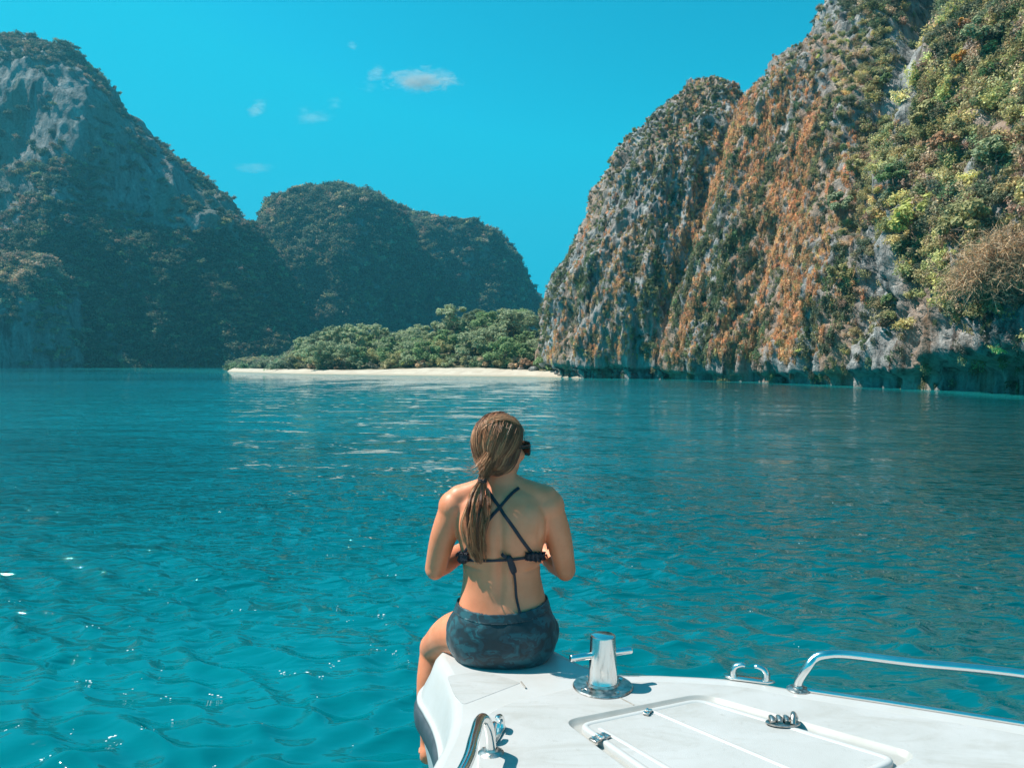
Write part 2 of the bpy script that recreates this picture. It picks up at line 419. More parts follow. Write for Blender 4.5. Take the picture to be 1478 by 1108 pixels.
def scatter(name, label, coll, P, scl, tints, parent=None, stretch=(1, 1, 1), tilt=.35, g=None):
    g = g or np.random.default_rng(len(P)); n = len(P)
    me = bpy.data.meshes.new(name); me.vertices.add(n); me.vertices.foreach_set('co', np.asarray(P, np.float32).ravel())
    rot = np.stack([g.normal(0, tilt, n), g.normal(0, tilt, n), g.uniform(0, 2 * PI, n)], 1)
    S = np.asarray(scl)[:, None] * np.array(stretch)[None] * g.uniform(.85, 1.15, (n, 3))
    for nm, typ, key, val in (('idx', 'INT', 'value', g.integers(0, len(coll.objects), n).astype(np.int32)), ('rot', 'FLOAT_VECTOR', 'vector', rot.astype(np.float32).ravel()),
                              ('scl', 'FLOAT_VECTOR', 'vector', S.astype(np.float32).ravel())):
        me.attributes.new(nm, typ, 'POINT').data.foreach_set(key, val)
    c4 = np.concatenate([np.clip(tints, 0, 1), np.ones((n, 1))], 1)
    me.attributes.new('tint', 'FLOAT_COLOR', 'POINT').data.foreach_set('color', c4.astype(np.float32).ravel())
    o = obj(name, me, None, parent)
    if coll.name not in _groups: _groups[coll.name] = scatter_group(coll)
    md = o.modifiers.new('scatter', 'NODES'); md.node_group = _groups[coll.name]
    return tag(o, label, None, kind='stuff')
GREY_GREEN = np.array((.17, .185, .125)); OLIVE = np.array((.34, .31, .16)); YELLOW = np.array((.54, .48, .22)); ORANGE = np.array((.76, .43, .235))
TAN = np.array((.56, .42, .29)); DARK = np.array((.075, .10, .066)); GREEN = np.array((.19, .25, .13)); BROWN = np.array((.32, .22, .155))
def blend(n, cols, weights, g, jitter=.18):
    k = g.choice(len(cols), n, p=np.array(weights) / sum(weights)); C = np.array(cols)[k]
    return C * np.exp(g.normal(0, jitter, (n, 1))) * np.exp(g.normal(0, .05, (n, 3)))

# ---------- karst towers: stacked plan contours whose extents follow the skyline
def normals_of(P):
    du = np.gradient(P, axis=0); dv = np.gradient(P, axis=1); n = np.cross(du, dv); return n / (np.linalg.norm(n, axis=-1, keepdims=True) + 1e-9)
def tower(name, Y, right, left, front, zbase, nu, nt, power=2.4, rough=(9, 3.2, 1.0), freq=(.018, .06, .2), Yb=None, vz=(.38, .38, .38)):
    """right / left: skyline (px, py) lists from the top down; front: (z fraction, depth) of the near face."""
    lw = lambda b: b + (9 if Y < 450 else 5) * (b < 500)          # leave room for the scrub on the rim
    R = np.array([aty(a, lw(b), Y) for a, b in right]); L_ = np.array([aty(a, lw(b), Y) for a, b in left])
    H = max(R[:, 2].max(), L_[:, 2].max())
    t = np.linspace(0, 1, nt); z = zbase + (H - zbase) * (1 - (1 - t) ** 1.25)
    o = np.argsort(R[:, 2]); xr = np.interp(z, R[o, 2], R[o, 0]); o = np.argsort(L_[:, 2]); xl = np.interp(z, L_[o, 2], L_[o, 0])
    f = np.array(front); yf = np.interp((z - zbase) / (H - zbase), f[:, 0], f[:, 1]); yb = Y + (Y - yf) * (1.0 if Yb is None else Yb)
    cx, rx = (xl + xr) / 2, np.maximum((xr - xl) / 2, .01); cy, ry = (yf + yb) / 2, np.maximum((yb - yf) / 2, .01)
    # the last ring closes the top
    k = int(nt * .94); cl = np.ones(nt); cl[k:] = np.sqrt(np.maximum(0, 1 - ((np.arange(k, nt) - k) / (nt - 1 - k)) ** 2)); rx = rx * cl; ry = ry * cl
    nf = int(nu * .8); a = np.concatenate([np.linspace(PI * .98, PI * 2.02, nf), np.linspace(PI * 2.02, PI * 2.98, nu - nf + 2)[1:-1]])
    ca, sa = np.cos(a), np.sin(a); ex = 2 / power
    X = cx[None] + rx[None] * (np.sign(ca) * np.abs(ca) ** ex)[:, None]; Yv = cy[None] + ry[None] * (np.sign(sa) * np.abs(sa) ** ex)[:, None]
    P = np.stack([X, Yv, np.broadcast_to(z[None], X.shape)], -1)
    n = normals_of(P); hn = n.copy()
    d = 0
    for amp, fr, vs_ in zip(rough, freq, vz):
        q = P * fr; q[..., 2] *= vs_
        d = d + amp * fbm(q, 3, .5, ridged=True)
    P = P + hn * (d - .62 * sum(rough))[..., None] * (np.minimum(1, (H - P[..., 2]) / (.05 * H) + .35))[..., None] * cl[None, :, None]
    me = mesh_from(P.reshape(-1, 3), grid_faces(len(a), nt, True)[:, ::-1])
    return P, normals_of(P), me
def pick(P, N, n, dens, g, margin=120):
    """n points on a surface grid by area x density, where the photograph could see them."""
    c = (P[:-1, :-1] + P[1:, 1:]) / 2; nn = N[:-1, :-1]
    area = np.linalg.norm(np.cross(P[1:, :-1] - P[:-1, :-1], P[:-1, 1:] - P[:-1, :-1]), axis=-1)
    px, py = project(c); v = c - np.array((0, 0, CAMH)); v /= np.linalg.norm(v, axis=-1, keepdims=True)
    vis = ((nn * v).sum(-1) < .3) & (px > -margin) & (px < 1478 + margin) & (py > -margin) & (c[..., 1] > 5)
    w = area * vis * np.clip(dens(c, nn, px, py), 0, None); w = w.ravel() / w.sum()
    k = g.choice(len(w), n, p=w); nu, nt = area.shape; i, j = np.unravel_index(k, (nu, nt))
    a, b = g.random((n, 1)), g.random((n, 1))
    return P[i, j] + (P[i + 1, j] - P[i, j]) * a + (P[i, j + 1] - P[i, j]) * b, N[i, j]

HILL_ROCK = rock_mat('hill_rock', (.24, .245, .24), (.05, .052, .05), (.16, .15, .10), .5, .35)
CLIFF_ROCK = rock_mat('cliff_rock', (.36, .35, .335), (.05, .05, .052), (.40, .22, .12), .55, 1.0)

# left hill
rightA = [(30, 47), (80, 57), (130, 84), (180, 128), (215, 168), (240, 198), (270, 225), (310, 262), (350, 291), (372, 312), (400, 360), (430, 415), (452, 455), (468, 482), (476, 500), (480, 545)]
leftA = [(10, 47), (-60, 70), (-160, 130), (-260, 220), (-330, 330), (-380, 545)]
PA, NA, me = tower('hill', 400, rightA, leftA, [(0, 312), (.12, 318), (.3, 322), (.42, 334), (.7, 348), (.88, 362), (1, 390)], -2, 420, 190, 2.5, (14, 4, 1.4), (.013, .05, .16))
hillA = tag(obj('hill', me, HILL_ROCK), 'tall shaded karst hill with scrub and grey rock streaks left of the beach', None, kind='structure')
PK, NK, me = tower('hill', 330, [(60, 362), (100, 372), (122, 390), (134, 430), (142, 490), (150, 545)], [(30, 362), (-40, 380), (-90, 430), (-110, 545)], [(0, 283), (.4, 287), (.75, 294), (1, 318)], -2, 160, 70, 2.4, (7, 3, 1.0), (.025, .07, .2))
tag(obj('hill', me, HILL_ROCK), 'low wooded knoll standing at the foot of the tall left hill', None, kind='structure')
# middle hill and its right shoulder
rightB = [(500, 262), (540, 275), (565, 288), (588, 306), (602, 330), (610, 372), (614, 430), (618, 490), (622, 545)]
leftB = [(480, 263), (455, 266), (428, 273), (400, 286), (374, 306), (345, 350), (322, 420), (300, 545)]
PB, NB, me = tower('hill', 520, rightB, leftB, [(0, 448), (.3, 455), (.6, 464), (.85, 484), (1, 512)], -2, 300, 130, 2.2, (12, 5, 1.6), (.016, .06, .18))
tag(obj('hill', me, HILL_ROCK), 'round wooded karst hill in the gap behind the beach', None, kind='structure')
rightB2 = [(586, 298), (620, 315), (648, 326), (672, 332), (714, 335), (732, 347), (748, 378), (764, 412), (774, 445), (779, 545)]
leftB2 = [(580, 298), (560, 320), (550, 360), (540, 545)]
PB2, NB2, me = tower('hill', 600, rightB2, leftB2, [(0, 520), (.4, 526), (.8, 540), (1, 585)], -2, 280, 120, 2.6, (12, 5, 1.6), (.016, .06, .18))
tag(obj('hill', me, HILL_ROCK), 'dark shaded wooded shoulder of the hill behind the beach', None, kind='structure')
PD, ND, me = tower('hill', 1000, [(770, 415), (778, 424), (790, 440), (800, 545)], [(764, 416), (757, 424), (745, 440), (735, 545)], [(0, 940), (.8, 960), (1, 995)], -2, 90, 40, 2.2, (10, 4, 1), (.02, .06, .18))
tag(obj('hill', me, HILL_ROCK), 'small distant wooded hill seen through the narrow gap', None, kind='structure')
# right: the farther cliff tower
leftC = [(1026, 111), (1008, 117), (976, 134), (942, 158), (916, 180), (896, 205), (870, 250), (848, 300), (820, 350), (802, 385), (790, 430), (784, 470), (780, 500), (778, 520), (782, 545)]
rightC = [(1030, 111), (1046, 116), (1066, 140), (1080, 160), (1110, 220), (1150, 330), (1190, 470), (1200, 545)]
PC, NC, me = tower('cliff', 138, leftC[:0] + rightC, leftC, [(0, 107.5), (.2, 109), (.45, 113), (.7, 118), (.9, 125), (1, 136)], -1.5, 560, 260, 2.9, (2.8, 1.6, .9, .45), (.07, .2, .55, 1.3), vz=(.4, .22, .12, .12))
# wave-cut notch at the foot
def cut_notch(P, N, depth, top):
    z = P[..., 2]; wob = fbm(np.stack([P[..., 0] * .25, P[..., 1] * .25, 0 * z], -1), 3)
    k = smooth(z, -1.5, .3) * (1 - smooth(z, top * .45, top * (1 + .5 * wob)))
    h = N.copy(); h[..., 2] = 0; h /= np.linalg.norm(h, axis=-1, keepdims=True) + 1e-6
    return P - h * (depth * (1 + .5 * wob) * k)[..., None]
PC = cut_notch(PC, NC, 1.3, 1.9); NC = normals_of(PC)
me = mesh_from(PC.reshape(-1, 3), grid_faces(PC.shape[0], PC.shape[1], True)[:, ::-1])
tag(obj('cliff', me, CLIFF_ROCK), 'steep fluted limestone cliff tower rising at the right end of the beach', None, kind='structure')

def bare(px, py):
    return np.exp(-(segdist(px, py, [(1268, 375), (1270, 500)]) / 34) ** 2) + np.exp(-(segdist(px, py, [(1330, 505), (1400, 490), (1500, 470)]) / 36) ** 2) * 1.2 \
        + np.exp(-(segdist(px, py, [(1345, -60), (1312, 85), (1285, 150)]) / 34) ** 2) * 1.2 + .8 * np.exp(-(segdist(px, py, [(1440, 190), (1478, 170)]) / 16) ** 2) + .7 * np.exp(-(segdist(px, py, [(1330, 420), (1345, 460)]) / 18) ** 2)
# right: the near cliff, a long wall that runs towards us
foot = np.array([(75, 165), (60, 148), (46, 134), (34, 121), (26, 113), (21.6, 107.2), (23.6, 102), (29.4, 93.8), (32.4, 83), (34.1, 72), (35.0, 63), (35.6, 54.6), (37.2, 44), (40.5, 32), (46, 18), (55, 0), (67, -20)])
nuE, ntE = 560, 300
fp = spline(foot, 4000); s = np.concatenate([[0], np.cumsum(np.linalg.norm(np.diff(fp, axis=0), axis=1))])
Yf = np.interp(s, s, fp[:, 1]); wgt = np.where((Yf > 35) & (Yf < 125) & (s > 40), 1.0, .25); cw = np.cumsum(wgt); cw = (cw - cw[0]) / (cw[-1] - cw[0])
su = np.interp(np.linspace(0, 1, nuE), cw, s); FX, FY = np.interp(su, s, fp[:, 0]), np.interp(su, s, fp[:, 1])
zs = np.concatenate([np.linspace(-1.5, 62, ntE - 50), np.linspace(62, 82, 51)[1:]])
zt = np.array([-2, 3, 12, 20.8, 31, 37.5, 42.8, 46, 51.4, 58, 67, 74, 79, 82]); st = np.array([0, .3, 2.8, 5.8, 9.4, 12.8, 17.6, 21, 25.5, 30, 36.5, 43, 53, 78.])
S = np.interp(zs, zt, st)
PE = np.stack([FX[:, None] + .96 * S[None], FY[:, None] + .28 * S[None], np.broadcast_to(zs[None], (nuE, ntE))], -1)
NE = normals_of(PE)
epx, epy = project(PE)
d = np.zeros(PE.shape[:2])
for amp, fr, vz in ((3.2, .055, .5), (1.8, .16, .25), (1.0, .5, .13), (.5, 1.3, .13)):
    q = PE * fr; q[..., 2] *= vz; d = d + amp * (fbm(q, 3, .5, ridged=True) - .35)
# the big bulging slope right of the gully, and the gully itself
d += 1.8 * np.exp(-((epx - 1430) / 150) ** 2) * smooth(epy, 540, 260) * (1 - .75 * smooth(-epy, -190, 60))
d -= 9.0 * np.exp(-(segdist(epx, epy, [(1335, -60), (1322, 20), (1300, 85), (1284, 140), (1268, 190)]) / 30) ** 2)
d -= 2.2 * np.exp(-(segdist(epx, epy, [(1270, 200), (1252, 260), (1240, 330)]) / 16) ** 2)
d -= 2.4 * np.exp(-(segdist(epx, epy, [(1405, 225), (1370, 260)]) / 14) ** 2)
d += 2.0 * np.exp(-((epx - 1215) / 38) ** 2) * np.exp(-((epy - 430) / 120) ** 2)
d -= 1.8 * np.exp(-((epx - 1268) / 34) ** 2) * np.exp(-((epy - 440) / 70) ** 2)
q = PE * np.array((.9, .9, 1.5)); d = d + .9 * (fbm(q, 4, .6, ridged=True) - .4) * np.clip(smooth(PE[..., 2], 13, 6) + bare(epx, epy), 0, 1) * smooth(PE[..., 2], .8, 3.2)      # blocky bare rock
PE = PE + NE * d[..., None]
NE = normals_of(PE)
capt = 1.2 + .5 * smooth(epx[:, 30], 1150, 1250) + 2.0 * smooth(epx[:, 30], 1290, 1440)      # the cave-like overhang grows towards the right
z = PE[..., 2]; wob = fbm(np.stack([PE[..., 0] * .25, PE[..., 1] * .25, 0 * z], -1), 3)
kk = (1 - smooth(z, capt[:, None] * .45, capt[:, None] * (1 + .5 * wob)))
deepc = 1.8 * smooth(epx[:, 30], 1290, 1430)[:, None] * kk
PE[..., 0] += deepc; PE[..., 0] += (.6 + .55 * capt[:, None]) * (1 + .5 * wob) * kk * .85; PE[..., 1] += (.6 + .55 * capt[:, None]) * kk * .25
NE = normals_of(PE)
if NE[nuE // 2, 60, 0] > 0: NE = -NE
me = mesh_from(PE.reshape(-1, 3), grid_faces(nuE, ntE)[:, ::-1])
nearcliff = tag(obj('cliff', me, CLIFF_ROCK), 'sheer limestone wall draped with orange creepers beside the lagoon, undercut at its foot', None, kind='structure')

# ---------- vegetation on hills and cliffs (nobody could count it)
g = np.random.default_rng(3)
def lumpy(c, f, vz=1.0): q = c * f; q[..., 2] *= vz; return fbm(q, 3)
def densA(c, n, px, py): return np.clip(-.05 + 1.5 * lumpy(c, .02) + 1.5 * smooth(c[..., 2], 80, 45) + .5 * n[..., 2] + .9 * smooth(c[..., 2], 135, 165) + .8 * smooth(c[..., 0], -115, -85), .03, 2)
P, N = pick(PA, NA, 10000, densA, g)
PKs, NKs = pick(PK, NK, 1500, lambda c, n, px, py: np.clip(.2 + lumpy(c, .05) + 1.2 * smooth(c[..., 2], 22, 40), .02, 2), g); P = np.vstack([P, PKs]); N = np.vstack([N, NKs])
t = np.vstack([blend(len(P) - 1500, [GREY_GREEN, DARK, OLIVE, BROWN], [4, 4, 1.2, 2.2], g), blend(1500, [GREY_GREEN, TAN, OLIVE, BROWN], [3, 3, 1.2, 1.5], g)])  # knoll scrub gets paler tints, its sunlit look put into the colour
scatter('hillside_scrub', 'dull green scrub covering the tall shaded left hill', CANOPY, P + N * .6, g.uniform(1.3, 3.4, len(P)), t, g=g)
P, N = pick(PB, NB, 7500, lambda c, n, px, py: np.clip(.9 + lumpy(c, .03), .1, 2), g)
P2, _ = pick(PB2, NB2, 5500, lambda c, n, px, py: np.clip(.8 + lumpy(c, .03), .1, 2), g)
PDs, _ = pick(PD, ND, 500, lambda c, n, px, py: 1 + 0 * px, g)
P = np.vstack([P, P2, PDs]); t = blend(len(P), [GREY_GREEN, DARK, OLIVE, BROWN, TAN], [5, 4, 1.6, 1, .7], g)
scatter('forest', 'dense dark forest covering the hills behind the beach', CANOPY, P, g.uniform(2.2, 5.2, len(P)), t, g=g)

def orange_mask(c, px, py):
    # dried creepers hang in streaks that follow the fall of the rock
    q = np.stack([(px + .30 * py) * .05, py * .004, 0 * px], -1); st = fbm(q, 4)
    zone = np.exp(-(segdist(px, py, [(1075, 190), (1020, 330), (975, 520)]) / 70) ** 2) + np.exp(-(segdist(px, py, [(1175, 200), (1130, 330), (1080, 520)]) / 60) ** 2) \
        + .8 * np.exp(-(segdist(px, py, [(785, 500), (860, 508), (960, 510)]) / 24) ** 2) + .6 * np.exp(-(segdist(px, py, [(1180, 420), (1165, 520)]) / 40) ** 2) + .3 * smooth(px, 1250, 900) * smooth(py, 150, 420)
    return np.clip(zone, 0, 1) * np.clip(.30 + 3.8 * st, 0, 1.8)
def low(c): return smooth(c[..., 2], 2.0, 4.2)
both = [(PC, NC, 6000, 4600), (PE, NE, 12500, 8000)]
OP, SP, SS, ST = [], [], [], []
LIFT = 1.22
for PP, NN, n_or, n_sh in both:
    P, N = pick(PP, NN, n_or, lambda c, n, px, py: (orange_mask(c, px, py) + .015) * low(c) * np.clip(1 - bare(px, py), .03, 1), g); OP.append(P + N * .12)
    def dsh(c, n, px, py):
        m = .16 + .9 * np.clip(.15 + 1.5 * lumpy(c, .12, .5), 0, 1) + 1.1 * smooth(px, 1190, 1290) * smooth(py, 520, 440) + .7 * smooth(py, 330, 130)
        return m * np.clip(1.1 - 1.2 * bare(px, py), .015, 1) * (1 - .75 * np.clip(orange_mask(c, px, py), 0, 1)) * low(c)
    P, N = pick(PP, NN, n_sh, dsh, g); SP.append(P + N * .2)
    px, py = project(P); n = len(P)
    sz = np.where(PP is PE, .32 + .74 * smooth(px, 1140, 1330), .30) * g.uniform(.6, 1.7, n); SS.append(sz)
    q = np.stack([px * .012, py * .012, 0 * px], -1); hue = fbm(q, 3) + g.normal(0, .22, n)
    green = blend(n, [GREY_GREEN, GREEN, DARK, OLIVE, TAN], [4, 1.5, 1.2, 2, 1], g); warm = blend(n, [OLIVE, YELLOW, TAN, GREEN, GREY_GREEN, BROWN], [4.5, 3, 2.4, 1, 1.2, 1], g)
    wf = np.clip(smooth(px, 1130, 1280) * smooth(py, -60, 120) + hue * .7, 0, 1)[:, None]
    ST.append(np.where(g.random((n, 1)) < wf, warm, green))
P = np.vstack(OP); t = blend(len(P), [ORANGE, TAN, ORANGE * .75, BROWN, OLIVE], [5, 1.6, 2.5, .9, .7], g)
scatter('hanging_creeper', 'dried orange creepers hanging in streaks down the right cliffs', CREEPERS, P, g.uniform(.14, .44, len(P)), t * LIFT, stretch=(.85, .85, 1.8), tilt=.15, g=g)
scatter('cliff_scrub', 'grey green and olive scrub clinging to the right cliffs', SHRUBS, np.vstack(SP), np.concatenate(SS), np.vstack(ST) * LIFT, g=g)
P = []
for PP, NN, k in ((PC, NC, 2600), (PE, NE, 5200)):
    def dg_(c, n, px, py):
        q = np.stack([(px + .30 * py) * .05, py * .004, 0 * px], -1); return np.clip(-.15 - 2.6 * fbm(q, 4), 0, 1) * smooth(px, 1260, 1180) * smooth(py, 90, 200) * low(c) + .02
    a, b = pick(PP, NN, k, dg_, g); P.append(a + b * .1)
P = np.vstack(P)
scatter('green_creeper', 'green creepers trailing between the orange ones on the right cliffs', CREEPERS, P, g.uniform(.2, .6, len(P)), blend(len(P), [GREEN, GREY_GREEN, OLIVE, DARK], [3, 3, 3, 1], g), stretch=(1, 1, 1.5), tilt=.2, g=g)
# ---------- beach and the ground behind it
def build_ground():
    nx, ny = 220, 70
    B = spline(np.array(BEACH), nx)
    ext = np.array([(-150., 330.), (-120, 300)])
    V = np.zeros((nx, ny, 3)); Vt = np.linspace(0, 1, ny)
    for j, t in enumerate(Vt):
        back = 190 * t ** 1.6
        V[:, j, 0] = B[:, 0] * (1 + .9 * t ** 1.6); V[:, j, 1] = B[:, 1] + back
        dist = back
        V[:, j, 2] = -.5 + .75 * smooth(dist, 0, 3.5) + .6 * smooth(dist, 3, 8) + 2.6 * smooth(dist, 8, 40) + 6 * smooth(dist, 25, 130)
    V[..., 1] -= 3.0
    bx = CX + FPX * B[:, 0] / B[:, 1]; V[..., 2] -= 7 * (1 - smooth(bx, 285, 345))[:, None] * np.ones(ny)[None] + 7 * (1 - smooth(bx, 375, 425))[:, None] * smooth(190 * Vt ** 1.6, 9, 17)[None]
    V[..., 2] += .25 * fbm(np.stack([V[..., 0] * .15, V[..., 1] * .15, 0 * V[..., 0]], -1), 3) * smooth(Vt, .02, .1)[None]
    # a wooded mound at the right, in front of the gap
    m = np.array(aty(715, 500, 172)); V[..., 2] += 5.0 * np.exp(-((V[..., 0] - m[0]) / 13) ** 2 - ((V[..., 1] - m[1]) / 22) ** 2)
    sandy = (1 - smooth(190 * Vt ** 1.6, 6.5, 9))[None] * smooth(bx, 312, 338)[:, None]
    return V, sandy
G, SANDY = build_ground()
sand = Mat('beach_sand'); v = sand.geo()
n = sand.noise(v, .5, 5, .6); n2 = sand.noise(v, 6, 4, .6)
c = sand.ramp(n, [(.3, (.42, .345, .27)), (.6, (.53, .46, .37))])
sep = sand.new('ShaderNodeSeparateXYZ'); sand.l.new(v, sep.inputs[0])
wet = sand.math('SUBTRACT', sep.outputs[2], sand.math('MULTIPLY', n, .25))
c = sand.mix(sand.ramp(wet, [(.0, 1), (.12, 0)]), c, (.38, .31, .23))
soil = sand.mix(n2, (.12, .10, .06), (.20, .17, .09))
sa_ = sand.new('ShaderNodeAttribute'); sa_.attribute_name = 'sandy'; c = sand.mix(sand.ramp(sand.math('ADD', sa_.outputs['Fac'], sand.math('MULTIPLY', sand.math('SUBTRACT', n, .5), .8)), [(.35, 0), (.6, 1)]), soil, c)
sand.set(Base_Color=c, Roughness=.95, Normal=sand.bump(n2, .5, .05))
k = 16
me = mesh_from(G.reshape(-1, 3), grid_faces(G.shape[0], G.shape[1]))
me.attributes.new('sandy', 'FLOAT', 'POINT').data.foreach_set('value', SANDY.astype(np.float32).ravel())
tag(obj('beach', me, sand.m), 'strip of pale sand and wooded ground behind it', None, kind='structure')
P, N = pick(G, np.broadcast_to(np.array((0., 0., 1.)), G.shape), 3600, lambda c, n, px, py: (1 - np.clip(SANDY[:-1, :-1] * 1.6, 0, 1)) * (px < 800) * (c[..., 2] > .2) * (1 + 2 * (px < 420)) + 0 * px, np.random.default_rng(77))
g_ = np.random.default_rng(78)
scatter('undergrowth', 'dark undergrowth on the ground behind the sand', CANOPY, P + np.array((0, 0, .5)), g_.uniform(.8, 2.6, len(P)), blend(len(P), [GREY_GREEN, DARK, GREEN, OLIVE], [4, 2, 2, 2], g_) * 1.3, g=g_)
GB = BVHTree.FromPolygons([tuple(p) for p in G.reshape(-1, 3)], [tuple(f) for f in grid_faces(G.shape[0], G.shape[1])])
def ground_z(x, y):
    h = GB.ray_cast(Vector((x, y, 100)), Vector((0, 0, -1))); return h[0].z if h[0] else 1.0

BARK = Mat('tree_bark'); v = BARK.geo(scale=(6, 6, 1.5)); n = BARK.noise(v, 1, 5, .6)
BARK.set(Base_Color=BARK.ramp(n, [(.3, (.09, .07, .05)), (.7, (.24, .20, .16))]), Roughness=.9); BARK = BARK.m
def tree_parts(seed, height, spread, leaf, nleaf, lobes, squash, bare_frac=.3, lean=.1):
    """returns (trunk mesh, crown mesh), base at the origin"""
    g = np.random.default_rng(seed); T = Mesh()
    top = np.array((g.normal(0, lean) * height, g.normal(0, lean) * height, height * .72))
    tp = spline([np.zeros(3), top * .33 + np.append(g.normal(0, .03, 2) * height, 0), top * .66 + np.append(g.normal(0, .04, 2) * height, 0), top], 9)
    T.tube(tp, np.linspace(.026, .010, 9) * height, 7)
    C = []
    for i in range(lobes):
        a = 2 * PI * i / lobes + g.uniform(-.5, .5); rr = spread * g.uniform(.25, .95) ** .8
        zz = height * (bare_frac + (1 - bare_frac) * g.uniform(.25, 1.0)) * (1 - .28 * (rr / spread) ** 2)
        c = np.array((math.cos(a) * rr + top[0] * .7, math.sin(a) * rr + top[1] * .7, zz)); C.append(c)
        s = tp[int(g.integers(3, 8))]; mid = (s + c) / 2 + np.array((0, 0, -.05 * height)) + g.normal(0, .03, 3) * height
        T.tube(spline([s, mid, c], 5), np.linspace(.010, .003, 5) * height, 5)
    C.append(top + np.array((0, 0, height * .18))); C = np.array(C)
    Rr = spread * g.uniform(.14, .36, len(C)); k = g.integers(0, len(C), nleaf)
    D = g.normal(size=(nleaf, 3)); D /= np.linalg.norm(D, axis=1)[:, None]
    P = C[k] + D * (Rr[k] * g.uniform(.15, 1, nleaf) ** .5 * (1 + .6 * (g.random(nleaf) < .25) * g.random(nleaf)))[:, None] * np.array((1, 1, squash))
    N = D * .7 + g.normal(size=(nleaf, 3)) * .5 + np.array((0, 0, .6)); N /= np.linalg.norm(N, axis=1)[:, None]
    A = np.cross(N, g.normal(size=(nleaf, 3))); A /= np.linalg.norm(A, axis=1)[:, None]; B = np.cross(N, A)
    L = leaf * g.uniform(.6, 1.4, nleaf)[:, None]; W = L * g.uniform(.4, .7, nleaf)[:, None]
    V = np.stack([P - A * L, P + B * W + N * L * .15, P + A * L, P - B * W + N * L * .15], 1).reshape(-1, 3)
    cm = mesh_from(V, np.arange(4 * nleaf).reshape(-1, 4), False)
    var = np.clip(.5 + .2 * g.normal(size=nleaf) + .35 * (g.random(len(C))[k] - .5), 0, 1)
    cm.attributes.new('leafvar', 'FLOAT', 'POINT').data.foreach_set('value', np.repeat(var, 4).astype(np.float32))
    return T.mesh(), cm
LEAFM = {k: leaf_mat('leaves_' + k, False, c, .36) for k, c in dict(green=(.27, .37, .17), sage=(.35, .40, .24), olive=(.42, .39, .19), lime=(.55, .56, .19), dark=(.18, .23, .13), tan=(.68, .50, .34), amber=(.72, .42, .12), pale=(.41, .45, .27), rust=(.52, .31, .19)).items()}
TREE_KINDS = []
for sd, (h, sp, lf, nl, lb, sq, mats_) in enumerate([(7.5, 3.4, .26, 2600, 9, .6, 'green'), (6.5, 3.6, .26, 2600, 10, .55, 'sage'), (8.5, 3.2, .28, 2400, 8, .6, 'pale'), (5.5, 2.8, .24, 2000, 8, .7, 'green'), (7.0, 3.8, .28, 2300, 9, .45, 'dark'), (4.6, 2.6, .22, 1700, 7, .7, 'olive')]):
    t, c = tree_parts(100 + sd, h * .9, sp, lf * .85, int(nl * 1.25), lb + 9, sq, .22)
    t.materials.append(BARK); c.materials.append(LEAFM[mats_]); TREE_KINDS.append((t, c))
def place_tree(kind, loc, scale, rz, label, group, name='broadleaf_tree', cat='tree', meshes=None, rot=(0, 0)):
    t, c = meshes or TREE_KINDS[kind]
    r = empty(name, loc); r.rotation_euler = (rot[0], rot[1], rz); r.scale = (scale,) * 3
    obj('trunk', t, None, r); obj('crown', c, None, r)
    return tag(r, label, cat, group)
TREE_LOOK = ['mid green spreading tree', 'sage green broad tree', 'pale green taller tree', 'small bright green round tree', 'dark flat topped tree', 'low olive bushy tree']
TREE_ROW = ['at the front of the grove beside the sand', 'in the second row of the grove', 'in the middle of the grove on rising ground', 'at the back of the grove under the hills']
g = np.random.default_rng(40)
rows = [(7, 17, 416, 775, 19, (3, 5, 1)), (17, 30, 420, 770, 18, (0, 1, 2, 3)), (30, 48, 440, 772, 16, (0, 1, 2, 4)), (50, 75, 470, 768, 12, (0, 2, 1, 4))]
for row_i, (d0, d1, p0, p1, cnt, kinds) in enumerate(rows):
    for i in range(cnt):
        px = p0 + (p1 - p0) * (i + g.uniform(.15, .85)) / cnt
        b = BEACH[0]
        # shore point under this pixel, then back from it
        bp = spline(np.array(BEACH), 200); bpx = CX + FPX * bp[:, 0] / bp[:, 1]; q = bp[np.argmin(np.abs(bpx - px))]
        dd = g.uniform(d0, d1); y = q[1] + dd; x = (px - CX) / FPX * y
        kd = int(g.choice(kinds)); sc = g.uniform(.75, 1.15) * (.8 if 560 < px < 640 and d0 > 25 else 1.0)
        place_tree(kd, (x, y, ground_z(x, y) - .1), sc, g.uniform(0, 6.28), TREE_LOOK[kd] + ' ' + TREE_ROW[row_i], 'trees of the grove behind the beach')
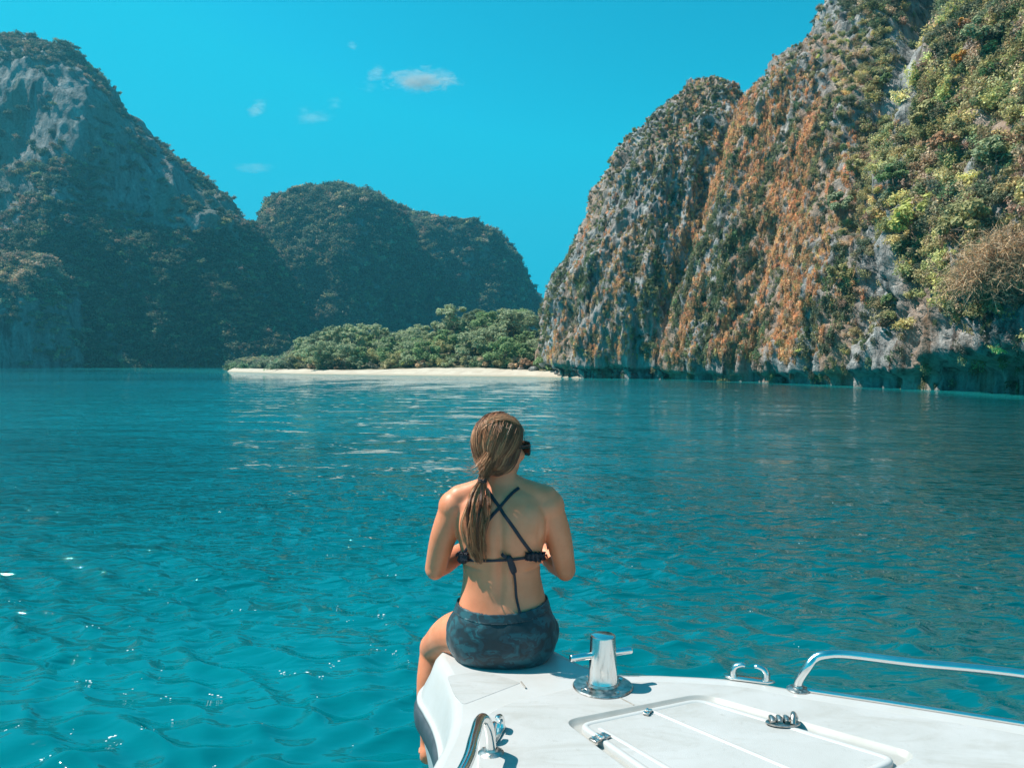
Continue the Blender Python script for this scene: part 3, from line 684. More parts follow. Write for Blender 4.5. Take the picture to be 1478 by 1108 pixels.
# shrubs along the back of the sand
SHRUB_ME = [tree_parts(300 + i, 1.7, 1.5, .15, 800, 7, .75, .05) for i in range(2)]
for (t, c) in SHRUB_ME: t.materials.append(BARK)
for i, (px, back, sc, mt) in enumerate([(432, 6, .8, 'olive'), (452, 7, .9, 'tan'), (478, 6.5, 1, 'rust'), (492, 7, .8, 'rust'), (520, 7, 1, 'sage'), (562, 7, 1.1, 'olive'), (588, 6.5, .9, 'lime'), (610, 7, 1.1, 'tan'), (632, 7, 1.0, 'olive'), (648, 6, 1, 'pale'), (672, 6.5, 1.1, 'olive'), (700, 7, 1, 'tan'), (722, 6, 1, 'olive'), (744, 6, 1.2, 'tan'), (760, 5.5, 1.1, 'rust'), (784, 4.6, 1.3, 'green'), (797, 4.2, .8, 'green')]):
    bp = spline(np.array(BEACH), 200); bpx = CX + FPX * bp[:, 0] / bp[:, 1]; q = bp[np.argmin(np.abs(bpx - px))]
    y = q[1] + back; x = (px - CX) / FPX * y
    t, c = SHRUB_ME[i % 2]; c = c.copy(); c.materials.clear(); c.materials.append(LEAFM[mt])
    nm = dict(olive='olive', tan='dry tan', rust='rusty brown', sage='grey green', lime='yellow green', pale='pale green', green='fresh green')[mt]
    lb = 'fresh green bush on the sand at the foot of the right cliff' if mt == 'green' else nm + ' low bush along the back of the sand'
    r = empty('bush', (x, y, ground_z(x, y) - .05)); r.scale = (sc * 1.0,) * 3; r.rotation_euler[2] = i * 1.7
    obj('stem', t, None, r); obj('foliage', c, None, r); tag(r, lb, 'bush', 'bushes along the back of the sand')
# boulders fallen at the cliff end of the sand
def boulder(seed, r):
    bm = bmesh.new(); bmesh.ops.create_icosphere(bm, subdivisions=3, radius=1)
    P = np.array([v.co[:] for v in bm.verts]); P *= (1 + .45 * fbm(P * 1.3 + seed * 7, 4))[:, None]; P *= np.array((1.2, 1, .7)) * r
    for v, p in zip(bm.verts, P): v.co = p
    return bm_mesh(bm)
for i, (px, back, r) in enumerate([(770, 4.2, .75), (806, 2.4, .6), (815, 2.0, .45), (829, 1.4, .7), (752, 5, .5)]):
    bp = spline(np.array(BEACH), 200); bpx = CX + FPX * bp[:, 0] / bp[:, 1]; q = bp[np.argmin(np.abs(bpx - px))]; y = q[1] + back; x = (px - CX) / FPX * y
    tag(obj('boulder', boulder(i, r), CLIFF_ROCK, None, (x, y, ground_z(x, y) + r * .2)), ['grey boulder between the bushes and the cliff foot', 'rounded grey boulder beside the fresh green bush', 'smallest grey boulder lying on the open sand near the cliff', 'grey boulder at the water edge under the cliff', 'small grey boulder among the dry bushes'][i], 'boulder', 'boulders at the cliff end of the sand')

# ---------- single trees one can pick out on the near cliff
CB = BVHTree.FromPolygons([tuple(p) for p in PE.reshape(-1, 3)], [tuple(f) for f in grid_faces(nuE, ntE)])
def on_cliff(px, py):
    d = Vector(ray(px, py)).normalized(); h = CB.ray_cast(Vector((0, 0, CAMH)), d); return h[0]
def cliff_tree(px, py, size, mat_, label, name='cliff_tree', cat='tree', group=None, seed=0, twiggy=False):
    p = on_cliff(px, py + 14)
    if p is None: return
    p = p + Vector((-.55, -.3, 0))
    if twiggy:
        r = empty(name, p + Vector((-.3, -.3, 0))); r.scale = (size * 1.15,) * 3
        me = twig_mesh(500 + seed, 210); me.materials.append(LEAFM[mat_]); obj('branches', me, None, r)
        t = Mesh().tube(spline([(0.3, .3, -.5), (.1, .1, -.2), (0, 0, 0)], 4), (.06, .05, .04, .03), 6).mesh(); t.materials.append(BARK); obj('trunk', t, None, r)
        return tag(r, label, cat, group)
    t, c = tree_parts(600 + seed, size, size * .55, .13 + .02 * size, int(450 * size), 8, .75, .3, .12)
    t.materials.append(BARK); c.materials.append(LEAFM[mat_])
    return place_tree(0, p, 1, seed * 1.3, label, group, name, cat, (t, c), (.18, -.22))
cliff_tree(1332, 350, 5.2, 'lime', 'bright lime green tree clinging to the near cliff', seed=1)
cliff_tree(1312, 380, 3.0, 'dark', 'dark green tree just below the lime green tree', seed=2)
cliff_tree(1440, 385, 3.6, 'tan', 'big leafless tan thicket of bare branches on the near cliff', 'dry_bush', 'bush', seed=3, twiggy=True)
cliff_tree(1470, 360, 3.4, 'tan', 'bare tan branches behind the big leafless thicket', 'dry_bush', 'bush', seed=4, twiggy=True)
cliff_tree(1390, 350, 3.6, 'olive', 'olive green tree between the lime tree and the bare tan thicket', seed=5)
cliff_tree(1388, 430, 2.8, 'olive', 'yellowish olive tree above the cave mouth', seed=6)
cliff_tree(1392, 88, 1.7, 'amber', 'amber leaved bush high on the near cliff', 'cliff_bush', 'bush', seed=7)
cliff_tree(1400, 35, 1.3, 'amber', 'smaller amber bush above the amber leaved bush', 'cliff_bush', 'bush', seed=8)
cliff_tree(1296, 262, 2.4, 'green', 'fresh green tree above the bare rock face', seed=9)
cliff_tree(1215, 300, 2.6, 'sage', 'grey green tree on the rib left of the bare rock', seed=10)
cliff_tree(1240, 250, 2.4, 'olive', 'olive tree above the grey green tree on the rib', seed=11)
cliff_tree(1445, 240, 3.0, 'pale', 'pale green tree high above the bare tan thicket', seed=12)
cliff_tree(1345, 180, 2.8, 'olive', 'olive tree beside the dark gully', seed=13)
cliff_tree(1290, 112, 1.5, 'green', 'small bright green bush at the bottom of the dark gully', 'cliff_bush', 'bush', seed=14)
cliff_tree(1425, 60, 2.6, 'sage', 'grey green tree beside the amber bushes', seed=15)
cliff_tree(1210, 400, 2.4, 'olive', 'rounded olive tree hanging over the lower wall', seed=16)
cliff_tree(1172, 532, 1.3, 'pale', 'little pale green bush just above the water line', 'cliff_bush', 'bush', seed=17)
cliff_tree(1290, 425, .9, 'green', 'tuft of green leaves on the bare grey rock', 'cliff_bush', 'bush', seed=18)
cliff_tree(1370, 215, 2.0, 'rust', 'rusty brown bush above the lime green tree', 'cliff_bush', 'bush', seed=19)
cliff_tree(1046, 128, 2.0, 'dark', 'dark tree on the rim of the near cliff', seed=20)
# dead branches poking out, pale
# ================================================================== the boat
gel = Mat('white_gelcoat'); v = gel.geo()
n = gel.noise(v, 9, 5, .6); n2 = gel.noise(v, 60, 3, .6)
gel.set(Base_Color=gel.mix(gel.ramp(n, [(.35, 0), (.75, 1)]), (.52, .52, .517), (.47, .465, .45)), Roughness=gel.math('ADD', gel.math('MULTIPLY', n, .25), .22), Normal=gel.bump(n2, .05, .002)); GEL = gel.m
ns = Mat('nonskid_deck'); v = ns.geo()
vo = ns.new('ShaderNodeTexVoronoi'); vo.inputs['Scale'].default_value = 420; ns.l.new(v, vo.inputs['Vector'])
n = ns.noise(v, 4.5, 6, .65, .6); n3 = ns.noise(v, 38, 4, .7)
c = ns.mix(ns.ramp(n, [(.38, 0), (.72, 1)]), (.465, .465, .463), (.405, .405, .395))
c = ns.mix(ns.ramp(n3, [(.60, 0), (.78, .5)]), c, (.28, .27, .25))
n4 = ns.noise(ns.geo(scale=(1, 3.2, 1), rot=(0, 0, .6)), 2.2, 6, .7, 1.2); c = ns.mix(ns.ramp(n4, [(.50, 0), (.75, .7)]), c, (.32, .305, .275))
ns.set(Base_Color=c, Roughness=.62, Normal=ns.bump(vo.outputs['Distance'], .35, .0012)); NONSKID = ns.m
gw = Mat('weathered_gelcoat'); n = gw.noise(gw.geo(), 14, 5, .6)
gw.set(Base_Color=gw.ramp(n, [(.3, (.36, .352, .325)), (.7, (.43, .425, .41))]), Roughness=.4); WEATHERED = gw.m
st = Mat('stainless_steel'); v = st.geo(scale=(1, 1, 1)); n = st.noise(v, 25, 4, .6); n2 = st.noise(v, 300, 3, .7)
st.set(Base_Color=(.78, .77, .75), Metallic=1.0, Roughness=st.math('ADD', st.math('MULTIPLY', n, .22), .06), Normal=st.bump(n2, .04, .001)); STEEL = st.m
ts = Mat('tarnished_steel'); v = ts.geo(); n = ts.noise(v, 60, 5, .65)
ts.set(Base_Color=ts.ramp(n, [(.35, (.30, .25, .22)), (.6, (.62, .58, .55))]), Metallic=1.0, Roughness=ts.math('ADD', ts.math('MULTIPLY', n, .35), .15)); TARNISH = ts.m
rb = Mat('rubber_fender'); n = rb.noise(rb.geo(), 20, 4)
rb.set(Base_Color=rb.ramp(n, [(.3, (.03, .045, .055)), (.7, (.06, .08, .095))]), Roughness=.45); RUBBER = rb.m
hm = Mat('hull_paint'); n = hm.noise(hm.geo(), 3, 4)
hm.set(Base_Color=hm.ramp(n, [(.3, (.55, .55, .55)), (.7, (.68, .68, .67))]), Roughness=.25); HULLP = hm.m
seamm = Mat('caulk_seam'); n = seamm.noise(seamm.geo(), 40, 3); seamm.set(Base_Color=seamm.ramp(n, [(.3, (.22, .19, .16)), (.7, (.36, .33, .30))]), Roughness=.8); SEAM = seamm.m

boat = empty('speedboat', (.9, .6, 0))
tag(boat, 'white motorboat bow with steel rails, mooring post and deck hatch', 'boat')
def bpart(name, me, mat=None, parent=None):
    o = obj(name, me, mat, parent or boat)
    o.matrix_parent_inverse = Matrix.Translation(-Vector(boat.location)) if parent is None else Matrix.Identity(4)
    return o
def D(px, py, dz=0):
    p = onz(px, py, DECK + dz); return p
# outline of the deck, port side aft -> round the blunt nose -> starboard aft
port = [(-1.25, -2.6), (-1.15, -.8), (-.92, .3), (-.62, 1.05), (-.37, 1.55), (-.245, 1.88)] + [tuple(D(*q)[:2]) for q in ((619, 1112), (632, 1088), (644, 1066), (652, 1038), (653, 1010), (648, 984), (639, 964), (631, 949))]
nose = [(-.258, 2.85), (-.215, 2.905), (-.14, 2.93), (-.03, 2.935), (.075, 2.92), (.135, 2.89)]
star = [tuple(D(*q)[:2]) for q in ((818, 945), (846, 958.5), (890, 970), (960, 972), (1060, 978), (1150, 992.5), (1300, 1015), (1478, 1043))] + [(1.95, 2.06), (2.55, 1.68), (3.15, 1.08), (3.55, .3), (3.8, -.8), (3.9, -2.6)]
outl = spline(np.array(port + nose + star), 420)
tan_ = np.gradient(outl, axis=0); tan_ /= np.linalg.norm(tan_, axis=1)[:, None]; out_n = np.stack([-tan_[:, 1], tan_[:, 0]], 1)
no = len(outl)
# flare is widest round the nose and port shoulder
fl = .022 + .038 * np.exp(-(((outl[:, 1] - 2.78) / .34) ** 2)) * (outl[:, 0] < .1) + .0 * outl[:, 0]
fl = np.convolve(np.pad(fl, 12, 'edge'), np.ones(25) / 25, 'valid')
def loop(off, z): return np.concatenate([outl + out_n * np.reshape(off, (-1, 1)), np.broadcast_to(np.reshape(z, (-1, 1)), (no, 1))], 1)
rows = [loop(-.030, DECK), loop(-.014, DECK - .002), loop(-.004, DECK - .010), loop(.004 + fl * .1, DECK - .026), loop(fl * .45, DECK - .07), loop(fl * .85, DECK - .115), loop(fl, DECK - .14)]
V = np.stack(rows, 1); nr = V.shape[1]
M = Mesh().add(V.reshape(-1, 3), [tuple(f) for f in grid_faces(no, nr)])
bpart('gunwale', M.mesh(angle=60), GEL)
# rub rail: light lip above a dark rubber strip
def sweep(prof):       # prof: (outward, z) pairs as offsets from the flared edge
    V = np.stack([loop(fl + a, DECK + b) for a, b in prof], 1); return Mesh().add(V.reshape(-1, 3), [tuple(f) for f in grid_faces(no, len(prof))])
bpart('rub_rail_lip', sweep([(-.002, -.139), (.008, -.137), (.013, -.143), (.013, -.152), (.004, -.158)]).mesh(angle=70), GEL)
bpart('rub_rail', sweep([(.002, -.157), (.016, -.158), (.023, -.172), (.024, -.20), (.020, -.228), (.012, -.24), (-.01, -.242)]).mesh(angle=70), RUBBER)
V = np.stack([loop(fl - .002, DECK - .24), loop(fl - .03, DECK - .4), loop(fl - .10, DECK - .8), loop(fl - .20, .1), loop(fl - .34, -.5)], 1)
bpart('hull', Mesh().add(V.reshape(-1, 3), [tuple(f) for f in grid_faces(no, 5)]).mesh(angle=80), HULLP)

def fill(outer, holes, z, thick=0, mesh_only=True):
    """flat sheet bounded by loops of (x, y); thick > 0 gives it a downward skirt"""
    bm = bmesh.new(); edges = []
    loops = []
    for lp in [outer] + holes:
        vs_ = [bm.verts.new((p[0], p[1], z)) for p in lp]; loops.append(vs_)
        edges += [bm.edges.new((vs_[i], vs_[(i + 1) % len(vs_)])) for i in range(len(vs_))]
    bmesh.ops.triangle_fill(bm, use_beauty=True, use_dissolve=False, edges=edges)
    for f in bm.faces:
        f.normal_update()
        if f.normal.z < 0: f.normal_flip()
        f.smooth = False
    if thick:
        for vs_ in loops:
            lo = [bm.verts.new((v.co.x, v.co.y, z - thick)) for v in vs_]
            for i in range(len(vs_)):
                j = (i + 1) % len(vs_); f = bm.faces.new((vs_[i], lo[i], lo[j], vs_[j])); f.smooth = False
    me = bpy.data.meshes.new('mesh'); bm.to_mesh(me); bm.free(); return me
def closed_spline(pts, n):
    P = [np.asarray(p[:2], float) for p in pts]; m = len(P); Q = np.array(P[-2:] + P + P[:3]); t = np.linspace(0, m, n, endpoint=False); k = np.floor(t).astype(int); f = (t - k)[:, None]
    a, b, c, d = Q[k + 1], Q[k + 2], Q[k + 3], Q[k + 4]
    return .5 * (2 * b + (c - a) * f + (2 * a - 5 * b + 4 * c - d) * f ** 2 + (3 * b - a - 3 * c + d) * f ** 3)
def inset(P, d):
    P = np.asarray(P); T = np.roll(P, -1, 0) - np.roll(P, 1, 0); T /= np.linalg.norm(T, axis=1)[:, None]; N_ = np.stack([-T[:, 1], T[:, 0]], 1)
    area = .5 * np.sum(P[:, 0] * np.roll(P[:, 1], -1) - np.roll(P[:, 0], -1) * P[:, 1]); return P + N_ * d * (1 if area > 0 else -1)
def rounded(corners, rad, per=8):
    P = [np.asarray(c, float)[:2] for c in corners]; out = []
    for i, p in enumerate(P):
        a, b = P[i - 1], P[(i + 1) % len(P)]; r = rad[i] if hasattr(rad, '__len__') else rad
        u, w = (a - p) / np.linalg.norm(a - p), (b - p) / np.linalg.norm(b - p)
        s_, e_ = p + u * r, p + w * r
        for t in np.linspace(0, 1, per): out.append((1 - t) ** 2 * s_ + 2 * t * (1 - t) * p + t * t * e_)
    return np.array(out)
# hatch: gutter outline and lid outline, read off the deck plane
gut = rounded([D(812, 1041), D(1012, 1001.5), D(1330, 1090), D(1060, 1230)], [.05, .06, .06, .08])
lid = rounded([D(832, 1046), D(1009, 1008.5), D(1300, 1097), D(1060, 1205)], [.045, .05, .05, .07])
deck_in = [tuple(p) for p in (outl + out_n * -.030)]
# smooth margin round the edge, then the raised non-skid field
field_px = [(690, 1046), (703, 1030), (735, 1014), (790, 1001), (850, 988), (930, 983.5), (1010, 986), (1080, 992), (1150, 1006), (1300, 1030), (1478, 1060)]
field = [D(*q)[:2] for q in field_px] + [np.array(p) for p in ((1.9, 1.93), (2.45, 1.57), (3.0, 1.0), (3.4, .25), (3.62, -.8), (3.7, -2.4), (-1.05, -2.4), (-.95, -.8), (-.72, .3), (-.42, 1.05), (-.22, 1.5), (-.105, 1.83))]
field = closed_spline(field, 300)
marg = fill(deck_in, [[tuple(p) for p in inset(field, .006)]], DECK)
bpart('deck_margin', marg, GEL)
fo = fill([tuple(p) for p in inset(field, .010)], [[tuple(p) for p in gut]], DECK + .004)
dk = bpart('deck', fo, NONSKID)
# bevelled rim of the field
ra, rb_ = inset(field, .002), inset(field, .010)
Vr = np.stack([np.c_[ra, np.full(len(ra), DECK - .003)], np.c_[inset(field, .006), np.full(len(ra), DECK + .002)], np.c_[rb_, np.full(len(ra), DECK + .004)]], 1)
bpart('deck_rim', Mesh().add(Vr.reshape(-1, 3), [tuple(f) for f in grid_faces(len(ra), 3, True)]).mesh(angle=80), GEL)
# nose pad
pad = rounded([D(645, 975), D(700, 968), D(752, 985), D(668, 1017), D(655, 1001)], [.02, .03, .012, .02, .02])
bpart('nose_pad', fill([tuple(p) for p in pad], [], DECK + .0009, .002), NONSKID)
# gutter floor and wall
gf = inset(gut, .016)
Vg = np.stack([np.c_[gut, np.full(len(gut), DECK + .004)], np.c_[inset(gut, .004), np.full(len(gut), DECK + .001)], np.c_[inset(gut, .012), np.full(len(gut), DECK - .010)], np.c_[inset(gut, .02), np.full(len(gut), DECK - .012)]], 1)
hatch = bpart('hatch', Mesh().add(Vg.reshape(-1, 3), [tuple(f) for f in grid_faces(len(gut), 4, True)]).add(np.c_[inset(gut, .02), np.full(len(gut), DECK - .012)], [tuple(range(len(gut)))]).mesh(angle=80), WEATHERED)
def hsub(name, me, mat, parent):
    o = obj(name, me, mat, parent); o.matrix_parent_inverse = parent.matrix_parent_inverse if parent is not boat else Matrix.Translation(-Vector(boat.location)); return o
def sub(name, me, mat, parent):       # parts all keep world coordinates
    o = obj(name, me, mat, parent); return o
Vl = np.stack([np.c_[inset(lid, d_), np.full(len(lid), DECK + z_)] for d_, z_ in ((0, -.014), (0, .000), (.003, .005), (.008, .0065))], 1)
lidm = Mesh().add(Vl.reshape(-1, 3), [tuple(f) for f in grid_faces(len(lid), 4, True)]); rim_in = inset(lid, .017)
Vl2 = np.stack([np.c_[inset(lid, .008), np.full(len(lid), DECK + .0065)], np.c_[rim_in, np.full(len(lid), DECK + .0065)], np.c_[inset(lid, .020), np.full(len(lid), DECK + .0035)]], 1)
lidm.add(Vl2.reshape(-1, 3), [tuple(f) for f in grid_faces(len(lid), 3, True)])
lid_o = sub('hatch_lid', lidm.mesh(angle=60), GEL, hatch)
sub('lid_panel', fill([tuple(p) for p in inset(lid, .020)], [], DECK + .0035), NONSKID, hatch)
def strip(px_a, px_b, w, h, z0):
    a, b = D(*px_a), D(*px_b); t = (b - a) / np.linalg.norm(b - a); s_ = np.array((-t[1], t[0], 0)); prof = [(-w / 2, 0), (-w * .32, h * .8), (0, h), (w * .32, h * .8), (w / 2, 0)]
    V = np.array([[p + s_ * x + np.array((0, 0, z0 + z_)) for x, z_ in prof] for p in (a, b)]); return Mesh().add(V.reshape(-1, 3), [tuple(f) for f in grid_faces(2, 5)]).mesh(angle=80)
sub('lid_ridge', strip((942, 1027.5), (1180, 1128), .013, .004, .0035), GEL, hatch)
sub('lid_ridge', strip((866, 1052), (1010, 1136), .016, .003, .0035), GEL, hatch)
# short seams in the moulding
for a, b in (((894, 1008), (915, 1019)), ((752, 985), (759, 994))):
    bpart('deck_seam', strip(a, b, .006, .0016, .0042), SEAM)

# ---------- mooring post with cross bar
pc = D(870, 992)
mp = obj('mooring_post', Mesh().lathe([(.048, .0), (.048, .012), (.046, .016), (.0455, .05), (.0405, .155), (.0395, .160), (.036, .162), (0, .1625)], pc + np.array((0, 0, .010)), 48).mesh(angle=40), STEEL, boat)
mp.matrix_parent_inverse = Matrix.Translation(-Vector(boat.location))
sub('base_plate', Mesh().lathe([(0, .0), (.096, .0), (.097, .003), (.094, .007), (.06, .009), (.053, .011), (.051, .018), (.047, .0185)], pc + np.array((0, 0, .004)), 56).mesh(angle=40), TARNISH, mp)
a_, b_ = aty(823, 949.5, pc[1] - .035), aty(912, 937.5, pc[1] + .035)
dirb = (b_ - a_) / np.linalg.norm(b_ - a_)
cb = Mesh(); seg = [a_, a_ + dirb * .002, a_ + dirb * .004] + [a_ + (b_ - a_) * t for t in (.3, .5, .7)] + [b_ - dirb * .004, b_ - dirb * .002, b_]
sub('cross_bar', cb.tube(seg, [.0085, .0108, .0115, .0115, .0115, .0115, .0115, .0108, .0085], 20).mesh(angle=40), STEEL, mp)
for k in range(4):
    a = .55 + k * PI / 2; q = pc + np.array((math.cos(a) * .076, math.sin(a) * .076, .0115))
    sub('bolt', Mesh().lathe([(.0085, 0), (.0085, .003), (.005, .005), (0, .0055)], q, 10).mesh(angle=30), STEEL, mp)

# ---------- bow rails
def rail(path_pts, foot, nflange):
    p = spline(path_pts, 60); r = bpart('bow_rail', Mesh().tube(p, .0145, 20).mesh(angle=60), STEEL)
    sub('rail_flange', Mesh().lathe([(0, 0), (.036, 0), (.036, .003), (.030, .007), (.019, .010), (.017, .016), (.0145, .0165)], foot, 28).mesh(angle=40), TARNISH, r)
    for k in range(3):
        a = .4 + k * 2.094; sub('screw', Mesh().lathe([(.0045, 0), (.004, .002), (0, .003)], foot + np.array((math.cos(a) * .027, math.sin(a) * .027, .006)), 8).mesh(), STEEL, r)
    return r
f1 = D(1152, 995); h = .118
q1, q2, q3 = onz(1166, 962, DECK + .080), onz(1190, 945, DECK + h), onz(1225, 944.5, DECK + h + .003)
rail([f1, f1 + np.array((.003, 0, .03)), q1, onz(1176, 950, DECK + .105), q2, q3, onz(1320, 956, DECK + h + .003), onz(1478, 972.5, DECK + h + .003), (1.9, 2.12, DECK + h), (2.5, 1.75, DECK + h), (3.1, 1.15, DECK + h), (3.5, .35, DECK + h)], f1, 3)
f2 = D(709, 1087)
rail([f2, f2 + np.array((-.002, -.004, .04)), f2 + np.array((-.008, -.020, .085)), onz(698, 1037, DECK + .110), onz(691, 1042, DECK + .118), onz(684, 1066, DECK + .12), onz(668, 1112, DECK + .12), (-.20, 1.45, DECK + .12), (-.36, 1.0, DECK + .12), (-.6, .4, DECK + .12), (-.8, -.3, DECK + .12)], f2, 3)
# ---------- chocks (two curved horns on a foot plate)
def chock(c, ang, s=1.0):
    c = np.asarray(c); ux, uy = np.array((math.cos(ang), math.sin(ang), 0)), np.array((-math.sin(ang), math.cos(ang), 0)); Z = np.array((0, 0, 1))
    M = Mesh()
    base = [(-.085, .0), (-.06, .017), (.06, .017), (.085, .0), (.06, -.017), (-.06, -.017)]
    nb = len(base); V = [c + ux * a * s + uy * b * s + Z * z_ for z_ in (.0, .008) for a, b in base]
    o = bpart('chock', M.add(V, [tuple(range(nb))[::-1], tuple(range(nb, 2 * nb))] + [(i, (i + 1) % nb, nb + (i + 1) % nb, nb + i) for i in range(nb)]).mesh(.002, 2), STEEL)
    for sg in (-1, 1):
        p = spline([c + ux * sg * .052 * s + Z * .004, c + ux * sg * .056 * s + Z * .026 * s, c + ux * sg * .047 * s + Z * .044 * s, c + ux * sg * .026 * s + Z * .052 * s, c + ux * sg * .016 * s + Z * .050 * s], 14)
        sub('horn', Mesh().tube(p, np.linspace(.0135, .0068, 14) * s, 12, flat=1.25, up=uy).mesh(angle=60), STEEL, o)
    return o
chock(D(1082, 981.5, .001), math.radians(-18), .95)
chock(D(716, 1062, .004), math.radians(75), .85)
# ---------- hinges and latch on the hatch
def hinge(c, ang, s=1.0):
    c = np.asarray(c); ux, uy = np.array((math.cos(ang), math.sin(ang), 0)), np.array((-math.sin(ang), math.cos(ang), 0))
    M = Mesh().box(c + ux * .024 * s, (.040 * s, .042 * s, .006), ang).box(c - ux * .024 * s, (.040 * s, .042 * s, .006), ang)
    o = sub('hinge', M.mesh(.0015, 2), TARNISH, hatch)
    M = Mesh()
    for k in (-1, 0, 1): M.tube([c + uy * (k * .0135 - .006) * s + np.array((0, 0, .005)), c + uy * (k * .0135 + .006) * s + np.array((0, 0, .005))], .0068 * s, 12)
    for ax in (-1, 1):
        for ay in (-1, 1): M.lathe([(.0045, 0), (.004, .002), (0, .0028)], c + ux * .028 * ax * s + uy * .013 * ay * s + np.array((0, 0, .003)), 8)
    sub('hinge_knuckle', M.mesh(angle=30), STEEL, hatch)
hinge(D(866, 1064, .008), math.radians(38), .68); hinge(D(935, 1027, .008), math.radians(60), .42)
lc = D(1130, 1043, .0075)
sub('latch_plate', Mesh().lathe([(0, 0), (.050, 0), (.050, .003), (.046, .005), (0, .005)], (0, 0, 0), 32).mesh(angle=40), TARNISH, hatch).matrix_local = Matrix.Translation(lc) @ Matrix.Diagonal((1.0, .55, 1, 1))
M = Mesh()
for k in range(3):
    x = -.034 + .021 * k; M.tube([lc + np.array((x, -.016, .009)), lc + np.array((x + .002, -.002, .014)), lc + np.array((x + .004, .016, .010))], (.008, .0095, .008), 10)
M.tube(spline([lc + np.array((.022, -.02, .006)), lc + np.array((.028, -.006, .024)), lc + np.array((.034, .01, .022)), lc + np.array((.044, .018, .006))], 8), .008, 10)
M.tube([lc + np.array((-.04, 0, .008)), lc + np.array((.042, .004, .010))], .006, 10)
sub('latch', M.mesh(angle=50), TARNISH, hatch)
# steel strip along the starboard edge
eg = outl[(outl[:, 0] > .93) & (outl[:, 1] > .2)]
Tn = np.gradient(eg, axis=0); Tn /= np.linalg.norm(Tn, axis=1)[:, None]; Nn = np.stack([-Tn[:, 1], Tn[:, 0]], 1)
bpart('edge_strip', Mesh().tube(np.c_[eg - Nn * .012, np.full(len(eg), DECK + .003)], .0085, 10).mesh(angle=60), STEEL)
# ================================================================== the person on the bow
X0, Y0, Z0 = -.034, 2.782, DECK + .003
def ellipsoid(c, r, axes=None, n=20):
    a = np.linspace(0, PI, n); b = np.linspace(0, 2 * PI, 2 * n, endpoint=False)
    A, B = np.meshgrid(b, a, indexing='ij'); U = np.stack([np.cos(A) * np.sin(B), np.sin(A) * np.sin(B), np.cos(B)], -1) * np.array(r)
    if axes is not None: U = U @ np.array(axes)
    return (U + np.array(c)).reshape(-1, 3), [tuple(f) for f in grid_faces(2 * n, n, True)]
def loft(rings, sides=40, power=2.3):
    a = np.linspace(0, 2 * PI, sides, endpoint=False); R = np.array(rings, float); ex = 2 / power
    zz = np.linspace(0, len(R) - 1, 5 * len(R)); R = np.stack([np.interp(zz, np.arange(len(R)), R[:, k]) for k in range(5)], 1)
    for _ in range(2): R[1:-1] = (R[:-2] + 2 * R[1:-1] + R[2:]) / 4
    ca, sa = np.cos(a), np.sin(a)
    X = R[None, :, 1] + R[None, :, 3] * (np.sign(ca) * np.abs(ca) ** ex)[:, None]; Y = R[None, :, 2] + R[None, :, 4] * (np.sign(sa) * np.abs(sa) ** ex)[:, None]
    V = np.stack([X, Y, np.broadcast_to(R[None, :, 0], X.shape)], -1); m = len(R)
    F = [tuple(f) for f in grid_faces(sides, m, True)] + [tuple(i * m for i in range(sides))[::-1], tuple(i * m + m - 1 for i in range(sides))]
    return V.reshape(-1, 3), F
def limb(pts, rad, n=24, flat=1.0):
    p = spline(pts, n); r = np.interp(np.linspace(0, 1, n), np.linspace(0, 1, len(rad)), rad)
    T = Mesh().tube(p, r, 20, flat=flat); T.add(*ellipsoid(p[0], (r[0],) * 3, n=12)); T.add(*ellipsoid(p[-1], (r[-1],) * 3, n=12)); return np.vstack(T.v), T.f
YAW = math.radians(47); FD = np.array((math.sin(YAW), math.cos(YAW), 0)); RD = np.array((math.cos(YAW), -math.sin(YAW), 0)); UP = np.array((0, 0, 1.0))
HC = np.array((-.012, .016, .750))
HA = np.stack([RD, FD, UP])          # rows: local head axes
def hd(r, f, u): return HC + RD * r + FD * f + UP * u
B = Mesh()
B.add(*loft([(-.006, 0, .022, .150, .118), (.008, 0, .012, .172, .135), (.05, 0, .006, .188, .147), (.09, 0, .005, .189, .145), (.13, 0, .0, .181, .136), (.165, .001, .0, .166, .122), (.20, .001, .002, .154, .112), (.25, 0, .004, .143, .104), (.30, -.003, .004, .136, .100),
             (.35, -.003, 0, .140, .102), (.40, -.003, -.004, .149, .107), (.46, -.003, -.008, .160, .108), (.51, -.003, -.010, .166, .100), (.55, -.003, -.008, .165, .088), (.58, -.003, -.002, .150, .074), (.600, -.003, .004, .108, .062), (.618, -.003, .010, .072, .056), (.645, -.005, .014, .054, .053), (.70, -.008, .018, .050, .050), (.735, -.01, .02, .048, .05)]))
